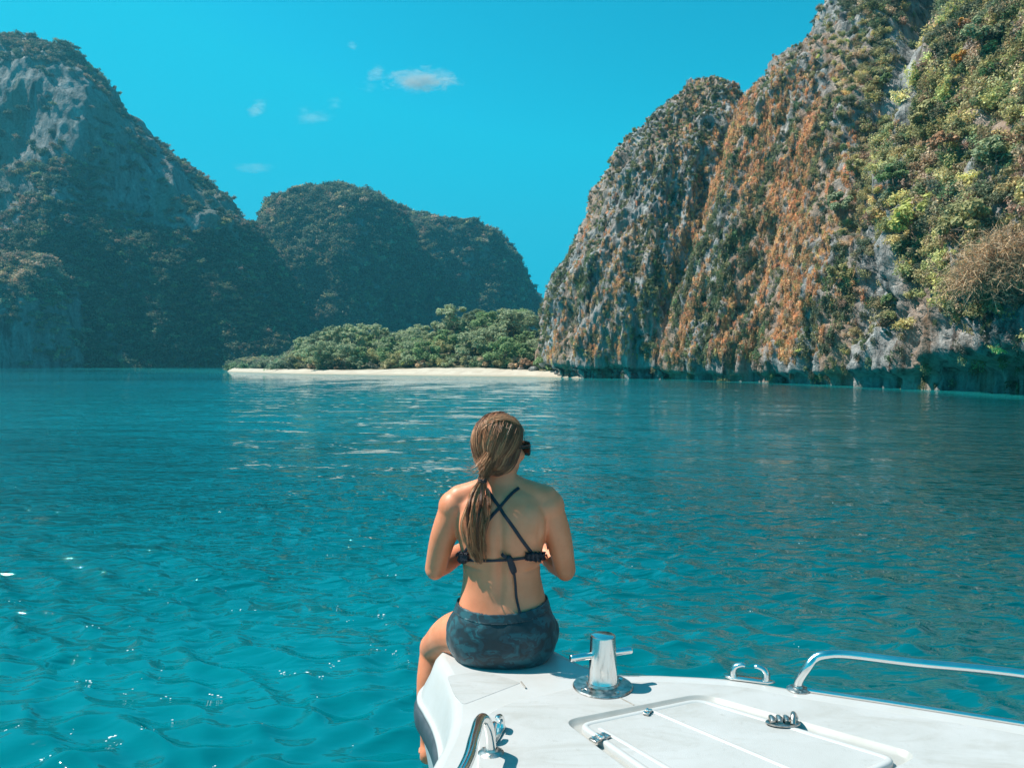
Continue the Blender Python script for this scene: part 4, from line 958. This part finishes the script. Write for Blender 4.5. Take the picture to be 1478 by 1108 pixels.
for sg, ex, ez in ((-1, -.243, .302), (1, .226, .298)):
    sh = np.array((sg * .163 - .003, -.005, .535)); el = np.array((ex, .045, ez)); wr = np.array((sg * .105, .235, .350))
    B.add(*ellipsoid(sh + np.array((sg * .004, 0, .000)), (.057, .060, .060)))
    B.add(*limb([sh, sh * .55 + el * .45 + np.array((sg * .008, -.012, 0)), el], [.056, .050, .045, .0385]))
    B.add(*ellipsoid(el + np.array((0, -.008, -.004)), (.034, .034, .036), n=12))
    B.add(*limb([el, el * .6 + wr * .4 + np.array((sg * .006, 0, -.004)), wr], [.038, .042, .036, .0265]))
    # trapezius and shoulder blade
    B.add(*limb([(sg * .03, -.002, .628), (sg * .085, -.008, .592), (sg * .150, -.008, .564)], [.028, .042, .049], 12))
    B.add(*ellipsoid((sg * .085, -.062, .48), (.066, .042, .085)))
    # hand: palm, four fingers curled, thumb from the side of the palm
    pd = np.array((-sg * .75, .60, .15)); pd /= np.linalg.norm(pd); sd = np.array((0, -.2, 1.0)); sd -= pd * (sd @ pd); sd /= np.linalg.norm(sd); nd = np.cross(pd, sd) * -sg
    B.add(*ellipsoid(wr + pd * .045, (.046, .036, .014), np.stack([pd, sd, nd]), 14))
    for q, (off, ln) in enumerate(((.027, .066), (.009, .074), (-.010, .069), (-.028, .054))):
        r0 = wr + pd * .078 + sd * off; B.add(*limb([r0, r0 + pd * ln * .45 - nd * .004, r0 + pd * ln * .75 - nd * .020, r0 + pd * ln * .85 - nd * .040], [.0088, .0085, .0078, .0066], 12))
    r0 = wr + pd * .030 + sd * .030; B.add(*limb([r0, r0 + sd * .020 + pd * .022 - nd * .006, r0 + sd * .018 + pd * .048 - nd * .014], [.0115, .0100, .0082], 10))
# legs over the edge of the bow
for sg, hip, mid, knee, calf, ank in ((-1, (-.105, .005, .082), (-.190, .125, .030), (-.276, .300, -.082), (-.290, .285, -.25), (-.296, .30, -.455)), (1, (.105, .015, .082), (.115, .17, .030), (.10, .375, -.082), (.095, .36, -.25), (.09, .37, -.455))):
    hip, mid, knee, calf, ank = map(np.array, (hip, mid, knee, calf, ank))
    B.add(*limb([hip, mid, knee], [.092, .084, .072, .056])); B.add(*ellipsoid(knee + np.array((0, .008, .004)), (.055, .055, .054), n=14))
    B.add(*limb([knee, calf + np.array((0, -.012, 0)), ank], [.052, .054, .046, .032]))
    B.add(*limb([ank, ank + np.array((0, -.02, -.05)), ank + np.array((sg * .01, .06, -.085)), ank + np.array((sg * .02, .14, -.105))], [.034, .034, .032, .022], 16, .8))
    for q in range(5): B.add(*limb([ank + np.array((sg * .02 + (q - 2) * .014, .135 - abs(q - 1.5) * .006, -.105)), ank + np.array((sg * .022 + (q - 2) * .015, .172 - .006 * q, -.112))], [.010, .0085], 6))
# head: skull, jaw, chin, cheeks, nose, lips, ears
B.add(*ellipsoid(hd(0, -.004, .012), (.073, .090, .092), HA)); B.add(*ellipsoid(hd(0, .030, -.038), (.060, .058, .062), HA)); B.add(*ellipsoid(hd(0, .046, -.076), (.040, .040, .030), HA)); B.add(*ellipsoid(hd(0, .070, -.094), (.020, .016, .016), HA))
for sg in (-1, 1):
    B.add(*ellipsoid(hd(sg * .040, .062, -.036), (.022, .020, .022), HA)); B.add(*ellipsoid(hd(sg * .073, -.002, -.022), (.008, .018, .030), HA)); B.add(*ellipsoid(hd(sg * .074, .006, -.052), (.007, .009, .010), HA)); B.add(*ellipsoid(hd(sg * .030, .084, .012), (.018, .008, .006), HA))
B.add(*limb([hd(0, .088, .004), hd(0, .098, -.018), hd(0, .108, -.036)], [.010, .011, .013], 10)); B.add(*ellipsoid(hd(0, .088, -.062), (.022, .010, .006), HA)); B.add(*ellipsoid(hd(0, .086, -.072), (.019, .010, .007), HA))
tmp = obj('tmp', B.mesh(angle=180))
rm = tmp.modifiers.new('r', 'REMESH'); rm.mode = 'VOXEL'; rm.voxel_size = .0048; rm.use_smooth_shade = True
sm = tmp.modifiers.new('s', 'SMOOTH'); sm.factor = .5; sm.iterations = 13
dg = bpy.context.evaluated_depsgraph_get(); body_me = bpy.data.meshes.new_from_object(tmp.evaluated_get(dg)); bpy.data.objects.remove(tmp)
nv = len(body_me.vertices); bv = np.empty(nv * 3, np.float32); body_me.vertices.foreach_get('co', bv); bv = bv.reshape(-1, 3).astype(float)
bn = np.empty(nv * 3, np.float32); body_me.vertices.foreach_get('normal', bn); bn = bn.reshape(-1, 3).astype(float)
# relief of the back: spine furrow, waist fold, dimples
x, y, z = bv.T; back = smooth(-bn[:, 1], .1, .6)
disp = -.0065 * np.exp(-((x + .003) / .011) ** 2) * smooth(z, .19, .26) * (1 - smooth(z, .54, .60)) * back
disp += .0035 * (np.exp(-((np.abs(x + .003) - .030) / .016) ** 2)) * smooth(z, .22, .28) * (1 - smooth(z, .44, .52)) * back
fold = .325 + .10 * np.abs(x) ** 1.0 - .010 * (x > 0)
disp -= .0045 * np.exp(-((z - fold) / .006) ** 2) * smooth(np.abs(x), .055, .10) * (np.abs(x) < .17) * (y < .08)
disp += .0035 * np.exp(-((z - fold - .018) / .012) ** 2) * smooth(np.abs(x), .06, .11) * (np.abs(x) < .17) * (y < .08)
disp -= .004 * np.exp(-((np.abs(x) - .128) / .010) ** 2) * np.exp(-((z - .455) / .045) ** 2) * back       # crease behind the arm
disp += .0012 * fbm(bv * 14, 3)
bv = bv + bn * disp[:, None]
body_me.vertices.foreach_set('co', bv.astype(np.float32).ravel()); body_me.update()
body_me.polygons.foreach_set('use_smooth', np.ones(len(body_me.polygons), bool))
skin = Mat('skin'); v = skin.coord(); n = skin.noise(v, 9, 5, .6); n2 = skin.noise(v, 240, 3, .6); n3 = skin.noise(v, 55, 3)
c = skin.mix(skin.ramp(n, [(.35, 0), (.7, 1)]), (.83, .295, .152), (.72, .22, .10)); c = skin.mix(skin.ramp(n3, [(.6, 0), (.85, .25)]), c, (.52, .20, .11))
skin.set(Base_Color=c, Roughness=.46, Subsurface_Weight=.12, Subsurface_Scale=.01, Normal=skin.bump(n2, .10, .0012)); skin.bsdf.inputs['Subsurface Radius'].default_value = (1, .35, .2); SKIN = skin.m
person = empty('person', (X0, Y0, Z0)); tag(person, 'person in dark bikini top and teal camouflage shorts sitting on the bow, back turned', 'person')
body = obj('body', body_me, SKIN, person)
polys = np.empty(len(body_me.loops), np.int32); body_me.loops.foreach_get('vertex_index', polys)
lt = np.empty(len(body_me.polygons), np.int32); body_me.polygons.foreach_get('loop_total', lt); ls = np.empty(len(body_me.polygons), np.int32); body_me.polygons.foreach_get('loop_start', ls)
FACES = [tuple(polys[a:a + b]) for a, b in zip(ls, lt)]
BB = BVHTree.FromPolygons([tuple(p) for p in bv], FACES)
body_me.vertices.foreach_get('normal', (tmpn := np.empty(nv * 3, np.float32))); bn = tmpn.reshape(-1, 3).astype(float)
EYE = Vector((-X0, -Y0, CAMH - Z0))
def skin_hit(px, py):                      # a point of the body under a pixel of the photograph
    h = BB.ray_cast(EYE, Vector(ray(px, py)).normalized()); return (np.array(h[0]), np.array(h[1])) if h[0] else None
def shell(fs, offset, thick):
    """garment: the part of the body where every f < 0, edges snapped to f = 0, pushed out"""
    inside = np.ones(nv, bool); 
    for f in fs: inside &= f < 0
    keep = [t for t in FACES if inside[list(t)].any() and all((fs[k][list(t)] < .008).all() for k in range(len(fs)))]
    ids = np.unique([i for t in keep for i in t]); mp_ = {int(i): k for k, i in enumerate(ids)}
    V = bv[ids].copy(); Nn = bn[ids]
    return V, Nn, [tuple(mp_[int(i)] for i in t) for t in keep], ids
def garment(name, fs, grads, offset, mat, ripple=0.0):
    V, Nn, F, ids = shell(fs, offset, 0)
    for f, gdir in zip(fs, grads):
        over = np.clip(f[ids], 0, None); V = V - gdir[ids] * over[:, None]
    V = V + Nn * (offset + ripple * fbm(V * 22, 3))[:, None] if ripple else V + Nn * offset
    me = mesh_from(V, F); o = obj(name, me, mat, person)
    md = o.modifiers.new('thickness', 'SOLIDIFY'); md.thickness = .0025; md.offset = 1
    return o
# shorts: camouflage
cam_m = Mat('camouflage_fabric'); v = cam_m.coord(scale=(1.0, 1.0, 1.35)); n = cam_m.noise(v, 15, 2.2, .5, 1.2); n2 = cam_m.noise(cam_m.coord(scale=(1, 1, 1.6)), 27, 2, .5, 1.0); n3 = cam_m.noise(v, 900, 2)
c = cam_m.ramp(n, [(0, (.002, .022, .031)), (.46, (.002, .050, .068)), (.56, (.005, .084, .106))], 'CONSTANT'); c = cam_m.mix(cam_m.ramp(n2, [(.0, 0), (.60, 1)], 'CONSTANT'), c, (.002, .027, .041))
cam_m.set(Base_Color=c, Roughness=.55, Normal=cam_m.bump(n3, .2, .0006)); cam_m.bsdf.inputs['Sheen Weight'].default_value = .15
x, y, z = bv.T
zup = np.broadcast_to(np.array((0, 0, 1.0)), bv.shape)
waist = z - (.184 + .75 * x ** 2 + .04 * x)
tl = np.array((-.80, .52, -.22)); tl /= np.linalg.norm(tl); tr = np.array((.12, .92, -.35)); tr /= np.linalg.norm(tr)
legl = np.where(x < .0, (bv - np.array((-.148, .035, .05))) @ tl, -1.0); legr = np.where(x >= .0, (bv - np.array((.115, .13, .05))) @ tr, -1.0)
shorts = garment('shorts', [waist, legl, legr], [zup, np.broadcast_to(tl, bv.shape), np.broadcast_to(tr, bv.shape)], .0040, cam_m.m, .0035)
# waistband as a second narrow layer
wb = garment('waistband', [waist, (.184 + .75 * x ** 2 + .04 * x) - .030 - z], [zup, -zup], .0062, cam_m.m)
wb.parent = shorts
# bikini top
blk = Mat('black_swim_fabric'); n = blk.noise(blk.coord(), 300, 3); blk.set(Base_Color=blk.ramp(n, [(.3, (.006, .008, .018)), (.7, (.014, .016, .03))]), Roughness=.6); BLACK = blk.m
top = garment('bikini_top', [.03 - y, z - .455, .375 - z, np.where(np.abs(x) > .172, 1.0, -1.0)], [-np.broadcast_to(np.array((0, 1.0, 0)), bv.shape), zup, -zup, 0 * zup], .004, BLACK, .002)
def ribbon(pix, w, name, off=.003, n=40, free=None):
    if free is None:
        pts = []
        for a, b in spline(np.array(pix, float), n):
            h = skin_hit(a, b)
            if h is not None: pts.append(h[0] + h[1] * off)
        P = np.array(pts); k = len(P)
        for _ in range(3): P[1:-1] = (P[:-2] + 2 * P[1:-1] + P[2:]) / 4
    else: P = spline(free, n); k = n
    nn = []
    for p in P: h = BB.find_nearest(Vector(p)); nn.append(np.array(h[1]))
    nn = np.array(nn); T = np.gradient(P, axis=0); T /= np.linalg.norm(T, axis=1)[:, None] + 1e-9; S_ = np.cross(T, nn); S_ /= np.linalg.norm(S_, axis=1)[:, None] + 1e-9
    prof = [(-1, 0), (-.8, .8), (0, 1), (.8, .8), (1, 0), (0, -.6)]
    V = np.stack([P + S_ * a * w / 2 + nn * b * .0010 for a, b in prof], 0).reshape(-1, 3)
    return obj(name, Mesh().add(V, [tuple(f) for f in grid_faces(len(prof), k, True)]).mesh(angle=70), BLACK, top)
ribbon([(749, 704), (738, 713), (724, 729), (712, 742), (700, 757), (684, 778), (670, 798)], .0115, 'strap')
ribbon([(703, 706), (712, 720), (724, 737), (740, 760), (756, 783), (769, 800)], .0115, 'strap', .0045)
ribbon([(661, 805), (680, 808), (705, 808.5), (735, 807), (760, 804), (788, 799)], .0095, 'strap', .0038)
# knot, bow loops and hanging ends
k0, kn = skin_hit(735, 804); k0 = k0 + kn * .010
obj('knot', Mesh().add(*ellipsoid(k0, (.011, .008, .012), n=10)).mesh(), BLACK, top)
def hit(a, b, off): h = skin_hit(a, b); return h[0] + h[1] * off
ribbon(None, .014, 'bow_loop', free=[k0, hit(729, 800, .012), hit(726, 797, .010)], n=12)
ribbon(None, .018, 'bow_loop', free=[k0, hit(739, 815, .010), hit(741, 824, .012), hit(738, 818, .018), k0 + np.array((0, -.004, 0))], n=16)
ribbon(None, .0085, 'tie_end', free=[k0, hit(740, 822, .009), hit(743, 842, .007), hit(745, 862, .006), hit(750, 885, .007)], n=30)
def ruffle(cpx, w, hgt, seed):
    g = np.random.default_rng(seed); M = Mesh()
    for layer in range(3):
        nx, nz = 26, 7; V = np.zeros((nx, nz, 3))
        for i in range(nx):
            for j in range(nz):
                a, b = i / (nx - 1) - .5, j / (nz - 1) - .5
                h = skin_hit(cpx[0] + a * w, cpx[1] + b * hgt * (1 - .35 * abs(a)))
                p, n_ = h if h is not None else (V[i - 1, j], np.array((0, -1, 0)))
                wv = math.sin(i * 1.15 + layer * 2 + g.normal(0, .25)) * .0085 * (abs(b) * 1.8 + .25)
                V[i, j] = p + n_ * (.005 + .003 * layer + wv) + np.array((g.normal(0, .0012), 0, g.normal(0, .0022) + (.010 * g.random() * np.sign(b) * (abs(b) > .45))))
        M.add(V.reshape(-1, 3), [tuple(f) for f in grid_faces(nx, nz)])
    o = obj('ruffle', M.mesh(angle=180), BLACK, top); md = o.modifiers.new('t', 'SOLIDIFY'); md.thickness = .0015
ruffle((669, 803), 17, 17, 1); ruffle((771, 802), 27, 15, 2)

# ---------- hair
def hair_mat():
    m = Mat('hair'); a = m.new('ShaderNodeAttribute'); a.attribute_name = 'leafvar'
    c = m.ramp(a.outputs['Fac'], [(0, (.055, .018, .009)), (.4, (.19, .066, .028)), (.75, (.47, .19, .082)), (1, (.78, .42, .23))])
    m.set(Base_Color=c, Roughness=.38); m.bsdf.inputs['Anisotropic'].default_value = .5; m.bsdf.inputs['Specular IOR Level'].default_value = .6; return m.m
HAIR = hair_mat()
HR = np.array((.081, .101, .104)); TIE = np.array((-.067, -.083, .640)) ; g = np.random.default_rng(5)
HCH = HC + np.array((0, 0, .012))
def on_head(dirs, k): return HCH + (dirs * k[:, None] * HR) @ HA
td = ((TIE - HCH) @ HA.T) / HR; td /= np.linalg.norm(td)
def strand_mesh(paths, rad, shade):
    P = np.array(paths); n, m, _ = P.shape; T = np.gradient(P, axis=1); T /= np.linalg.norm(T, axis=2, keepdims=True) + 1e-9
    ref = P - HC; U = np.cross(T, ref); U /= np.linalg.norm(U, axis=2, keepdims=True) + 1e-9; W = np.cross(U, T)
    taper = np.minimum(1, np.linspace(1.5, .35, m)); V = []
    for k in range(3):
        a = 2.094 * k + .5; V.append(P + (U * math.cos(a) + W * math.sin(a)) * (np.asarray(rad)[:, None, None] * taper[None, :, None]))
    V = np.stack(V, 1)                       # strand, side, point
    F = grid_faces(3, m, True); F = (F[None] + (np.arange(n) * 3 * m)[:, None, None]).reshape(-1, 4)
    me = mesh_from(V.reshape(-1, 3), F); me.attributes.new('leafvar', 'FLOAT', 'POINT').data.foreach_set('value', np.repeat(np.clip(shade, 0, 1), 3 * m).astype(np.float32)); return me
def cap_dirs(n):
    d = g.normal(size=(n * 3, 3)); d /= np.linalg.norm(d, axis=1)[:, None]
    ok = ((d[:, 1] < .42 + .30 * smooth(d[:, 2], .2, .8)) | (d[:, 2] > .86)) & (d[:, 2] > -.50 - .45 * smooth(-d[:, 1], -.1, .6)) & ~((d[:, 1] > .05) & (d[:, 2] < -.12)); return d[ok][:n]
guides = cap_dirs(330); paths, shade = [], []
NP = 13; tt = np.linspace(0, 1, NP)
for d0 in guides:
    lock = g.normal(0, .16); wav, wph, wamp = g.uniform(1.5, 3.5), g.uniform(0, 6.28), g.uniform(.0, .05); lift = g.uniform(.99, 1.09)
    for s_ in range(17):
        d1 = d0 + g.normal(0, .045, 3); d1 /= np.linalg.norm(d1); om = math.acos(np.clip(d1 @ td, -1, 1)) + 1e-4
        dirs = (np.sin((1 - tt) * om)[:, None] * d1 + np.sin(tt * om)[:, None] * td) / math.sin(om)
        sw = np.cross(td, d1); sw /= np.linalg.norm(sw) + 1e-9; dirs = dirs + sw * (wamp * np.sin(tt * wav * PI + wph) * np.sin(tt * PI))[:, None]; dirs /= np.linalg.norm(dirs, axis=1)[:, None]
        k = 1.0 + (lift - 1) * np.sin(tt * PI) ** .7 + g.normal(0, .006) + .02 * tt
        p = on_head(dirs, k); p[:, 2] -= (.030 * max(0, d0[0] + .35) * np.sin(tt * PI) ** 1.3) * (.4 + .6 * (d0[2] < .3)); w_ = smooth(tt, .70, 1.0)[:, None]; p = p * (1 - w_) + (TIE + g.normal(0, .006, 3)) * w_
        paths.append(p); shade.append(.50 + lock + g.normal(0, .10) + .10 * d0[2])
for q in range(90):                            # flyaways
    d1 = cap_dirs(15)[0]; om = math.acos(np.clip(d1 @ td, -1, 1)) + 1e-4; dirs = (np.sin((1 - tt) * om)[:, None] * d1 + np.sin(tt * om)[:, None] * td) / math.sin(om)
    dirs = dirs + g.normal(0, .12, 3) * np.sin(tt * PI)[:, None]; paths.append(on_head(dirs / np.linalg.norm(dirs, axis=1)[:, None], 1.03 + .13 * g.random() * np.sin(tt * PI * g.uniform(.6, 1.3)) ** 2)); shade.append(.75 + g.normal(0, .1))
for q in range(36):                            # wisps blown out on the left behind the neck
    a = TIE + np.array((-.005, 0, .055)) + g.normal(0, .010, 3); e = a + np.array((-.055, -.005, -.004)) * g.uniform(.3, 1.1) + g.normal(0, .016, 3)
    paths.append(spline([a + np.array((.02, 0, .03)), a, (a + e) / 2 + np.array((0, 0, -.010)), e], NP)); shade.append(.8 + g.normal(0, .1))
for q in range(26):                            # light locks crossing the crown
    st_ = np.array((.55, .25, .55)) + g.normal(0, .06, 3); en = np.array((-.25, -.85, -.05)) + g.normal(0, .07, 3); dirs = st_ + (en - st_) * tt[:, None]; dirs[:, 2] += .12 * np.sin(tt * PI); dirs /= np.linalg.norm(dirs, axis=1)[:, None]
    paths.append(on_head(dirs, 1.075 + .012 * np.sin(tt * 5 + q))); shade.append(.88 + g.normal(0, .06))
n_ = len(paths); hair = obj('hair', strand_mesh(paths, g.uniform(.0005, .0010, n_), np.array(shade)), HAIR, person)
# scalp layer under the strands
V, F = ellipsoid((0, 0, 0), (1, 1, 1), n=40); ok = ((V[:, 1] < .40 + .30 * smooth(V[:, 2], .2, .8)) | (V[:, 2] > .86)) & (V[:, 2] > -.55 - .4 * smooth(-V[:, 1], -.1, .6)) & ~((V[:, 1] > .08) & (V[:, 2] < -.12))
F = [f for f in F if ok[list(f)].all()]; Vc = HCH + (V * HR * .975) @ HA; low_ = np.clip(-(V @ td) * -1, 0, 1) ** 4
sc_ = mesh_from(Vc, F); sc_.attributes.new('leafvar', 'FLOAT', 'POINT').data.foreach_set('value', np.full(len(Vc), .22, np.float32)); obj('scalp_hair', sc_, HAIR, hair)
# ponytail
axis = [TIE]
for a, b, off in ((694, 715, .024), (690, 740, .026), (689, 765, .024), (691, 788, .020), (696, 808, .014)): axis.append(hit(a, b, off))
axp = spline(axis, 22); pp, ps = [], []
wid = np.interp(np.linspace(0, 1, 22), [0, .08, .25, .5, .75, .92, 1], [.010, .016, .031, .036, .031, .020, .012])
for lk in range(70):
    o1, o2 = g.normal(0, .42), g.normal(0, .42); ph, am, fq = g.uniform(0, 6.28), g.uniform(.04, .22), g.uniform(1.2, 2.6); lock = g.normal(0, .16); end = g.uniform(.82, 1.03)
    for s_ in range(14):
        a1, a2 = o1 + g.normal(0, .07), o2 + g.normal(0, .07); t = np.linspace(0, end, 22); q = np.stack([np.interp(t, np.linspace(0, 1, 22), axp[:, k]) for k in range(3)], 1); wq = np.interp(t, np.linspace(0, 1, 22), wid)
        wv = am * np.sin(t * fq * 2 * PI + ph)
        q = q + np.array((1.0, 0, 0)) * (wq * (a1 + wv))[:, None] + np.array((0, -.55, .1)) * (wq * (a2 + wv * .4))[:, None]; q[:, 2] -= max(0, end - 1) * .3 * t; pp.append(q); ps.append(.58 + lock + g.normal(0, .10))
for q in range(40):
    t = np.linspace(0, g.uniform(.7, 1.0), 22); p = np.stack([np.interp(t, np.linspace(0, 1, 22), axp[:, k]) for k in range(3)], 1) + np.array((g.normal(0, .5), -abs(g.normal(0, .3)), 0)) * (np.interp(t, np.linspace(0, 1, 22), wid) * 1.6 * t)[:, None]; pp.append(p + np.array((.008, 0, 0)) * np.sin(t * 7 + q)[:, None]); ps.append(.8)
obj('ponytail', strand_mesh(pp, g.uniform(.0006, .0011, len(pp)), np.array(ps)), HAIR, hair)
tie = Mesh()
for k in range(3):
    a = np.linspace(0, 2 * PI, 20); c_ = TIE + np.array((0, 0, -.004 + .004 * k)); tie.tube(np.stack([c_[0] + .0135 * np.cos(a), c_[1] + .012 * np.sin(a), c_[2] + .002 * np.sin(2 * a + k)], 1), .003, 8, False)
obj('hair_tie', tie.mesh(angle=80), BLACK, hair)
# ---------- sunglasses
gl = Mat('dark_lens'); n = gl.noise(gl.coord(), 40, 2); gl.set(Base_Color=gl.ramp(n, [(.3, (.008, .008, .010)), (.7, (.014, .013, .016))]), Roughness=.06, Coat_Weight=.5); LENS = gl.m
fr = Mat('tortoise_frame'); n = fr.noise(fr.coord(), 90, 3); fr.set(Base_Color=fr.ramp(n, [(.45, (.006, .005, .005)), (.7, (.05, .022, .010))]), Roughness=.18); FRAME = fr.m
M = Mesh(); L_ = []
for sg in (-1, 1):
    ring = []
    for k in range(24):
        a = 2 * PI * k / 24; ca, sa = math.cos(a), math.sin(a); ex = .55
        rr, uu = .030 * np.sign(ca) * abs(ca) ** ex, .024 * np.sign(sa) * abs(sa) ** ex; r_ = sg * .037 + rr
        ring.append(hd(r_, .106 - 4.2 * r_ ** 2, -.014 + uu))
    L_.append((sg, np.array(ring))); M.tube(np.array(ring + [ring[0], ring[1]]), .0034, 8, False)
    M.tube(spline([hd(sg * .066, .089, -.004), hd(sg * .077, .070, -.003), hd(sg * .081, .02, -.004), hd(sg * .079, -.018, -.010), hd(sg * .077, -.035, -.028)], 16), .0036, 8, flat=1.6)
M.tube(spline([hd(-.009, .107, -.006), hd(0, .111, -.003), hd(.009, .107, -.006)], 6), .0026, 8)
glasses = obj('sunglasses', M.mesh(angle=60), FRAME, person)
for sg, ring in L_:
    cn = ring.mean(0) + FD * .003; V = np.vstack([ring, cn[None], ring - FD * .0018, cn[None] - FD * .0018]); k = 24
    obj('lens', Mesh().add(V, [(i, (i + 1) % k, k) for i in range(k)] + [((i + 1) % k + k + 1, i + k + 1, 2 * k + 1) for i in range(k)]).mesh(angle=80), LENS, glasses)
# ================================================================== small fair-weather clouds, real vapour far beyond the hills
cl = Mat('cloud_vapour'); cl.n.remove(cl.bsdf)
v = cl.coord(); ln = cl.new('ShaderNodeVectorMath', operation='LENGTH'); cl.l.new(v, ln.inputs[0])
gx = cl.new('ShaderNodeNewGeometry'); mpg = cl.new('ShaderNodeMapping'); mpg.inputs['Scale'].default_value = (.022, .022, .06); cl.l.new(gx.outputs['Position'], mpg.inputs[0])
n = cl.noise(mpg.outputs[0], 1.0, 5, .62, .6)
fall = cl.math('SUBTRACT', 1.0, ln.outputs['Value'], True)
den = cl.math('MULTIPLY', cl.math('SUBTRACT', cl.math('ADD', n, cl.math('MULTIPLY', fall, .55)), .72, True), .052)
pv = cl.new('ShaderNodeVolumePrincipled'); pv.inputs['Color'].default_value = (1, 1, 1, 1); oi = cl.new('ShaderNodeObjectInfo'); oc = cl.new('ShaderNodeSeparateColor'); cl.l.new(oi.outputs['Color'], oc.inputs[0]); cl.l.new(cl.math('MULTIPLY', den, oc.outputs[0]), pv.inputs['Density']); cl.l.new(pv.outputs[0], cl.out.inputs['Volume'])
def puff(seed):
    bm = bmesh.new(); bmesh.ops.create_icosphere(bm, subdivisions=3, radius=1); return bm_mesh(bm)
CM = puff(0); CM.materials.append(cl.m)
CLOUDS = [((543, 105), 17, 12, 'small bright cloud puff at the end of the long wispy streak'), ((608, 117), 62, 15, 'long wispy white cloud streak, the largest in the sky'), ((532, 126), 16, 9, 'faint cloud scrap under the bright puff'), ((509, 67), 11, 6, 'tiny cloud fleck high above the long streak'), ((375, 151), 15, 8, 'small white cloud fleck above the left hill ridge'),
          ((368, 161), 18, 7, 'thin faint cloud below the small fleck above the left hill'), ((482, 150), 14, 9, 'faint round cloud puff left of the long streak'), ((450, 170), 34, 11, 'thin veil of cloud under the faint round puff'), ((439, 157), 12, 6, 'little cloud scrap over the thin veil'), ((365, 243), 36, 8, 'pale thin cloud low over the saddle between the hills')]
for (px, py), w, h_, lb in CLOUDS:
    Yc = 2600.0; c = aty(px, py, Yc); k = Yc / FPX
    o = obj('cloud', CM, None, None, c, (0, 0, 0), (w * k * 1.25, w * k * .8, h_ * k * 1.45)); o.color = (1.5 if 'long' in lb and 'largest' in lb else 1.1 if 'bright cloud puff' in lb else .9 if 'fleck' in lb else .32, 0, 0, 1); tag(o, lb, 'cloud', 'small clouds in the blue sky')

# ---------- foam flecks on the near water
g = np.random.default_rng(91); bm0 = bmesh.new(); bmesh.ops.create_icosphere(bm0, subdivisions=1, radius=1); SV = np.array([v.co[:] for v in bm0.verts]); SF = [tuple(v.index for v in f.verts) for f in bm0.faces]; bm0.free()
M = Mesh()
spots = [(310, 1000), (120, 985), (160, 1055), (215, 1055), (400, 967), (420, 971), (440, 975), (465, 979), (185, 995), (240, 1005), (15, 1050), (300, 1100), (555, 940), (572, 943), (565, 830), (545, 885), (370, 880), (345, 878), (130, 910), (20, 870), (190, 940), (505, 895), (60, 1090), (250, 1030), (480, 960)] + [(g.uniform(0, 600), g.uniform(780, 1100)) for _ in range(14)] + [(g.uniform(860, 1400), g.uniform(680, 930)) for _ in range(8)]
for i, (px, py) in enumerate(spots):
    c0 = onz(px, py, 0); big = i < 25
    for q in range(int(g.integers(2, 6)) if big else int(g.integers(1, 3))):
        p = c0 + np.array((g.normal(0, .035), g.normal(0, .02), 0)); hh = WB.ray_cast(Vector((p[0], p[1], 2)), Vector((0, 0, -1)))
        if hh[0] is None: continue
        r = g.uniform(.002, .0075) * (1.1 if big else .7) 
        M.add(SV * np.array((r * g.uniform(1, 2), r, r * .45)) * (1 + .2 * g.normal(size=(len(SV), 1))) + np.array(hh[0]), SF)
fm = Mat('sea_foam'); n = fm.noise(fm.geo(), 200, 3); fm.set(Base_Color=fm.ramp(n, [(.3, (.62, .68, .70)), (.7, (.8, .82, .82))]), Roughness=.5)
tag(obj('foam', M.mesh(), fm.m), 'small white flecks of foam on the near water', None, kind='stuff')
# ---------- the air: faint haze that veils the far hills
hz = Mat('haze_air'); hz.n.remove(hz.bsdf)
pv = hz.new('ShaderNodeVolumePrincipled'); pv.inputs['Color'].default_value = (.12, .60, .78, 1); pv.inputs['Density'].default_value = HAZE_DENSITY
pv.inputs['Anisotropy'].default_value = .3
hz.l.new(pv.outputs[0], hz.out.inputs['Volume'])
M = Mesh().box((0, 560, 104), (2000, 1320, 212))
tag(obj('haze', M.mesh(smooth_shade=False), hz.m), 'thin pale sea haze over the whole bay', None, kind='stuff')
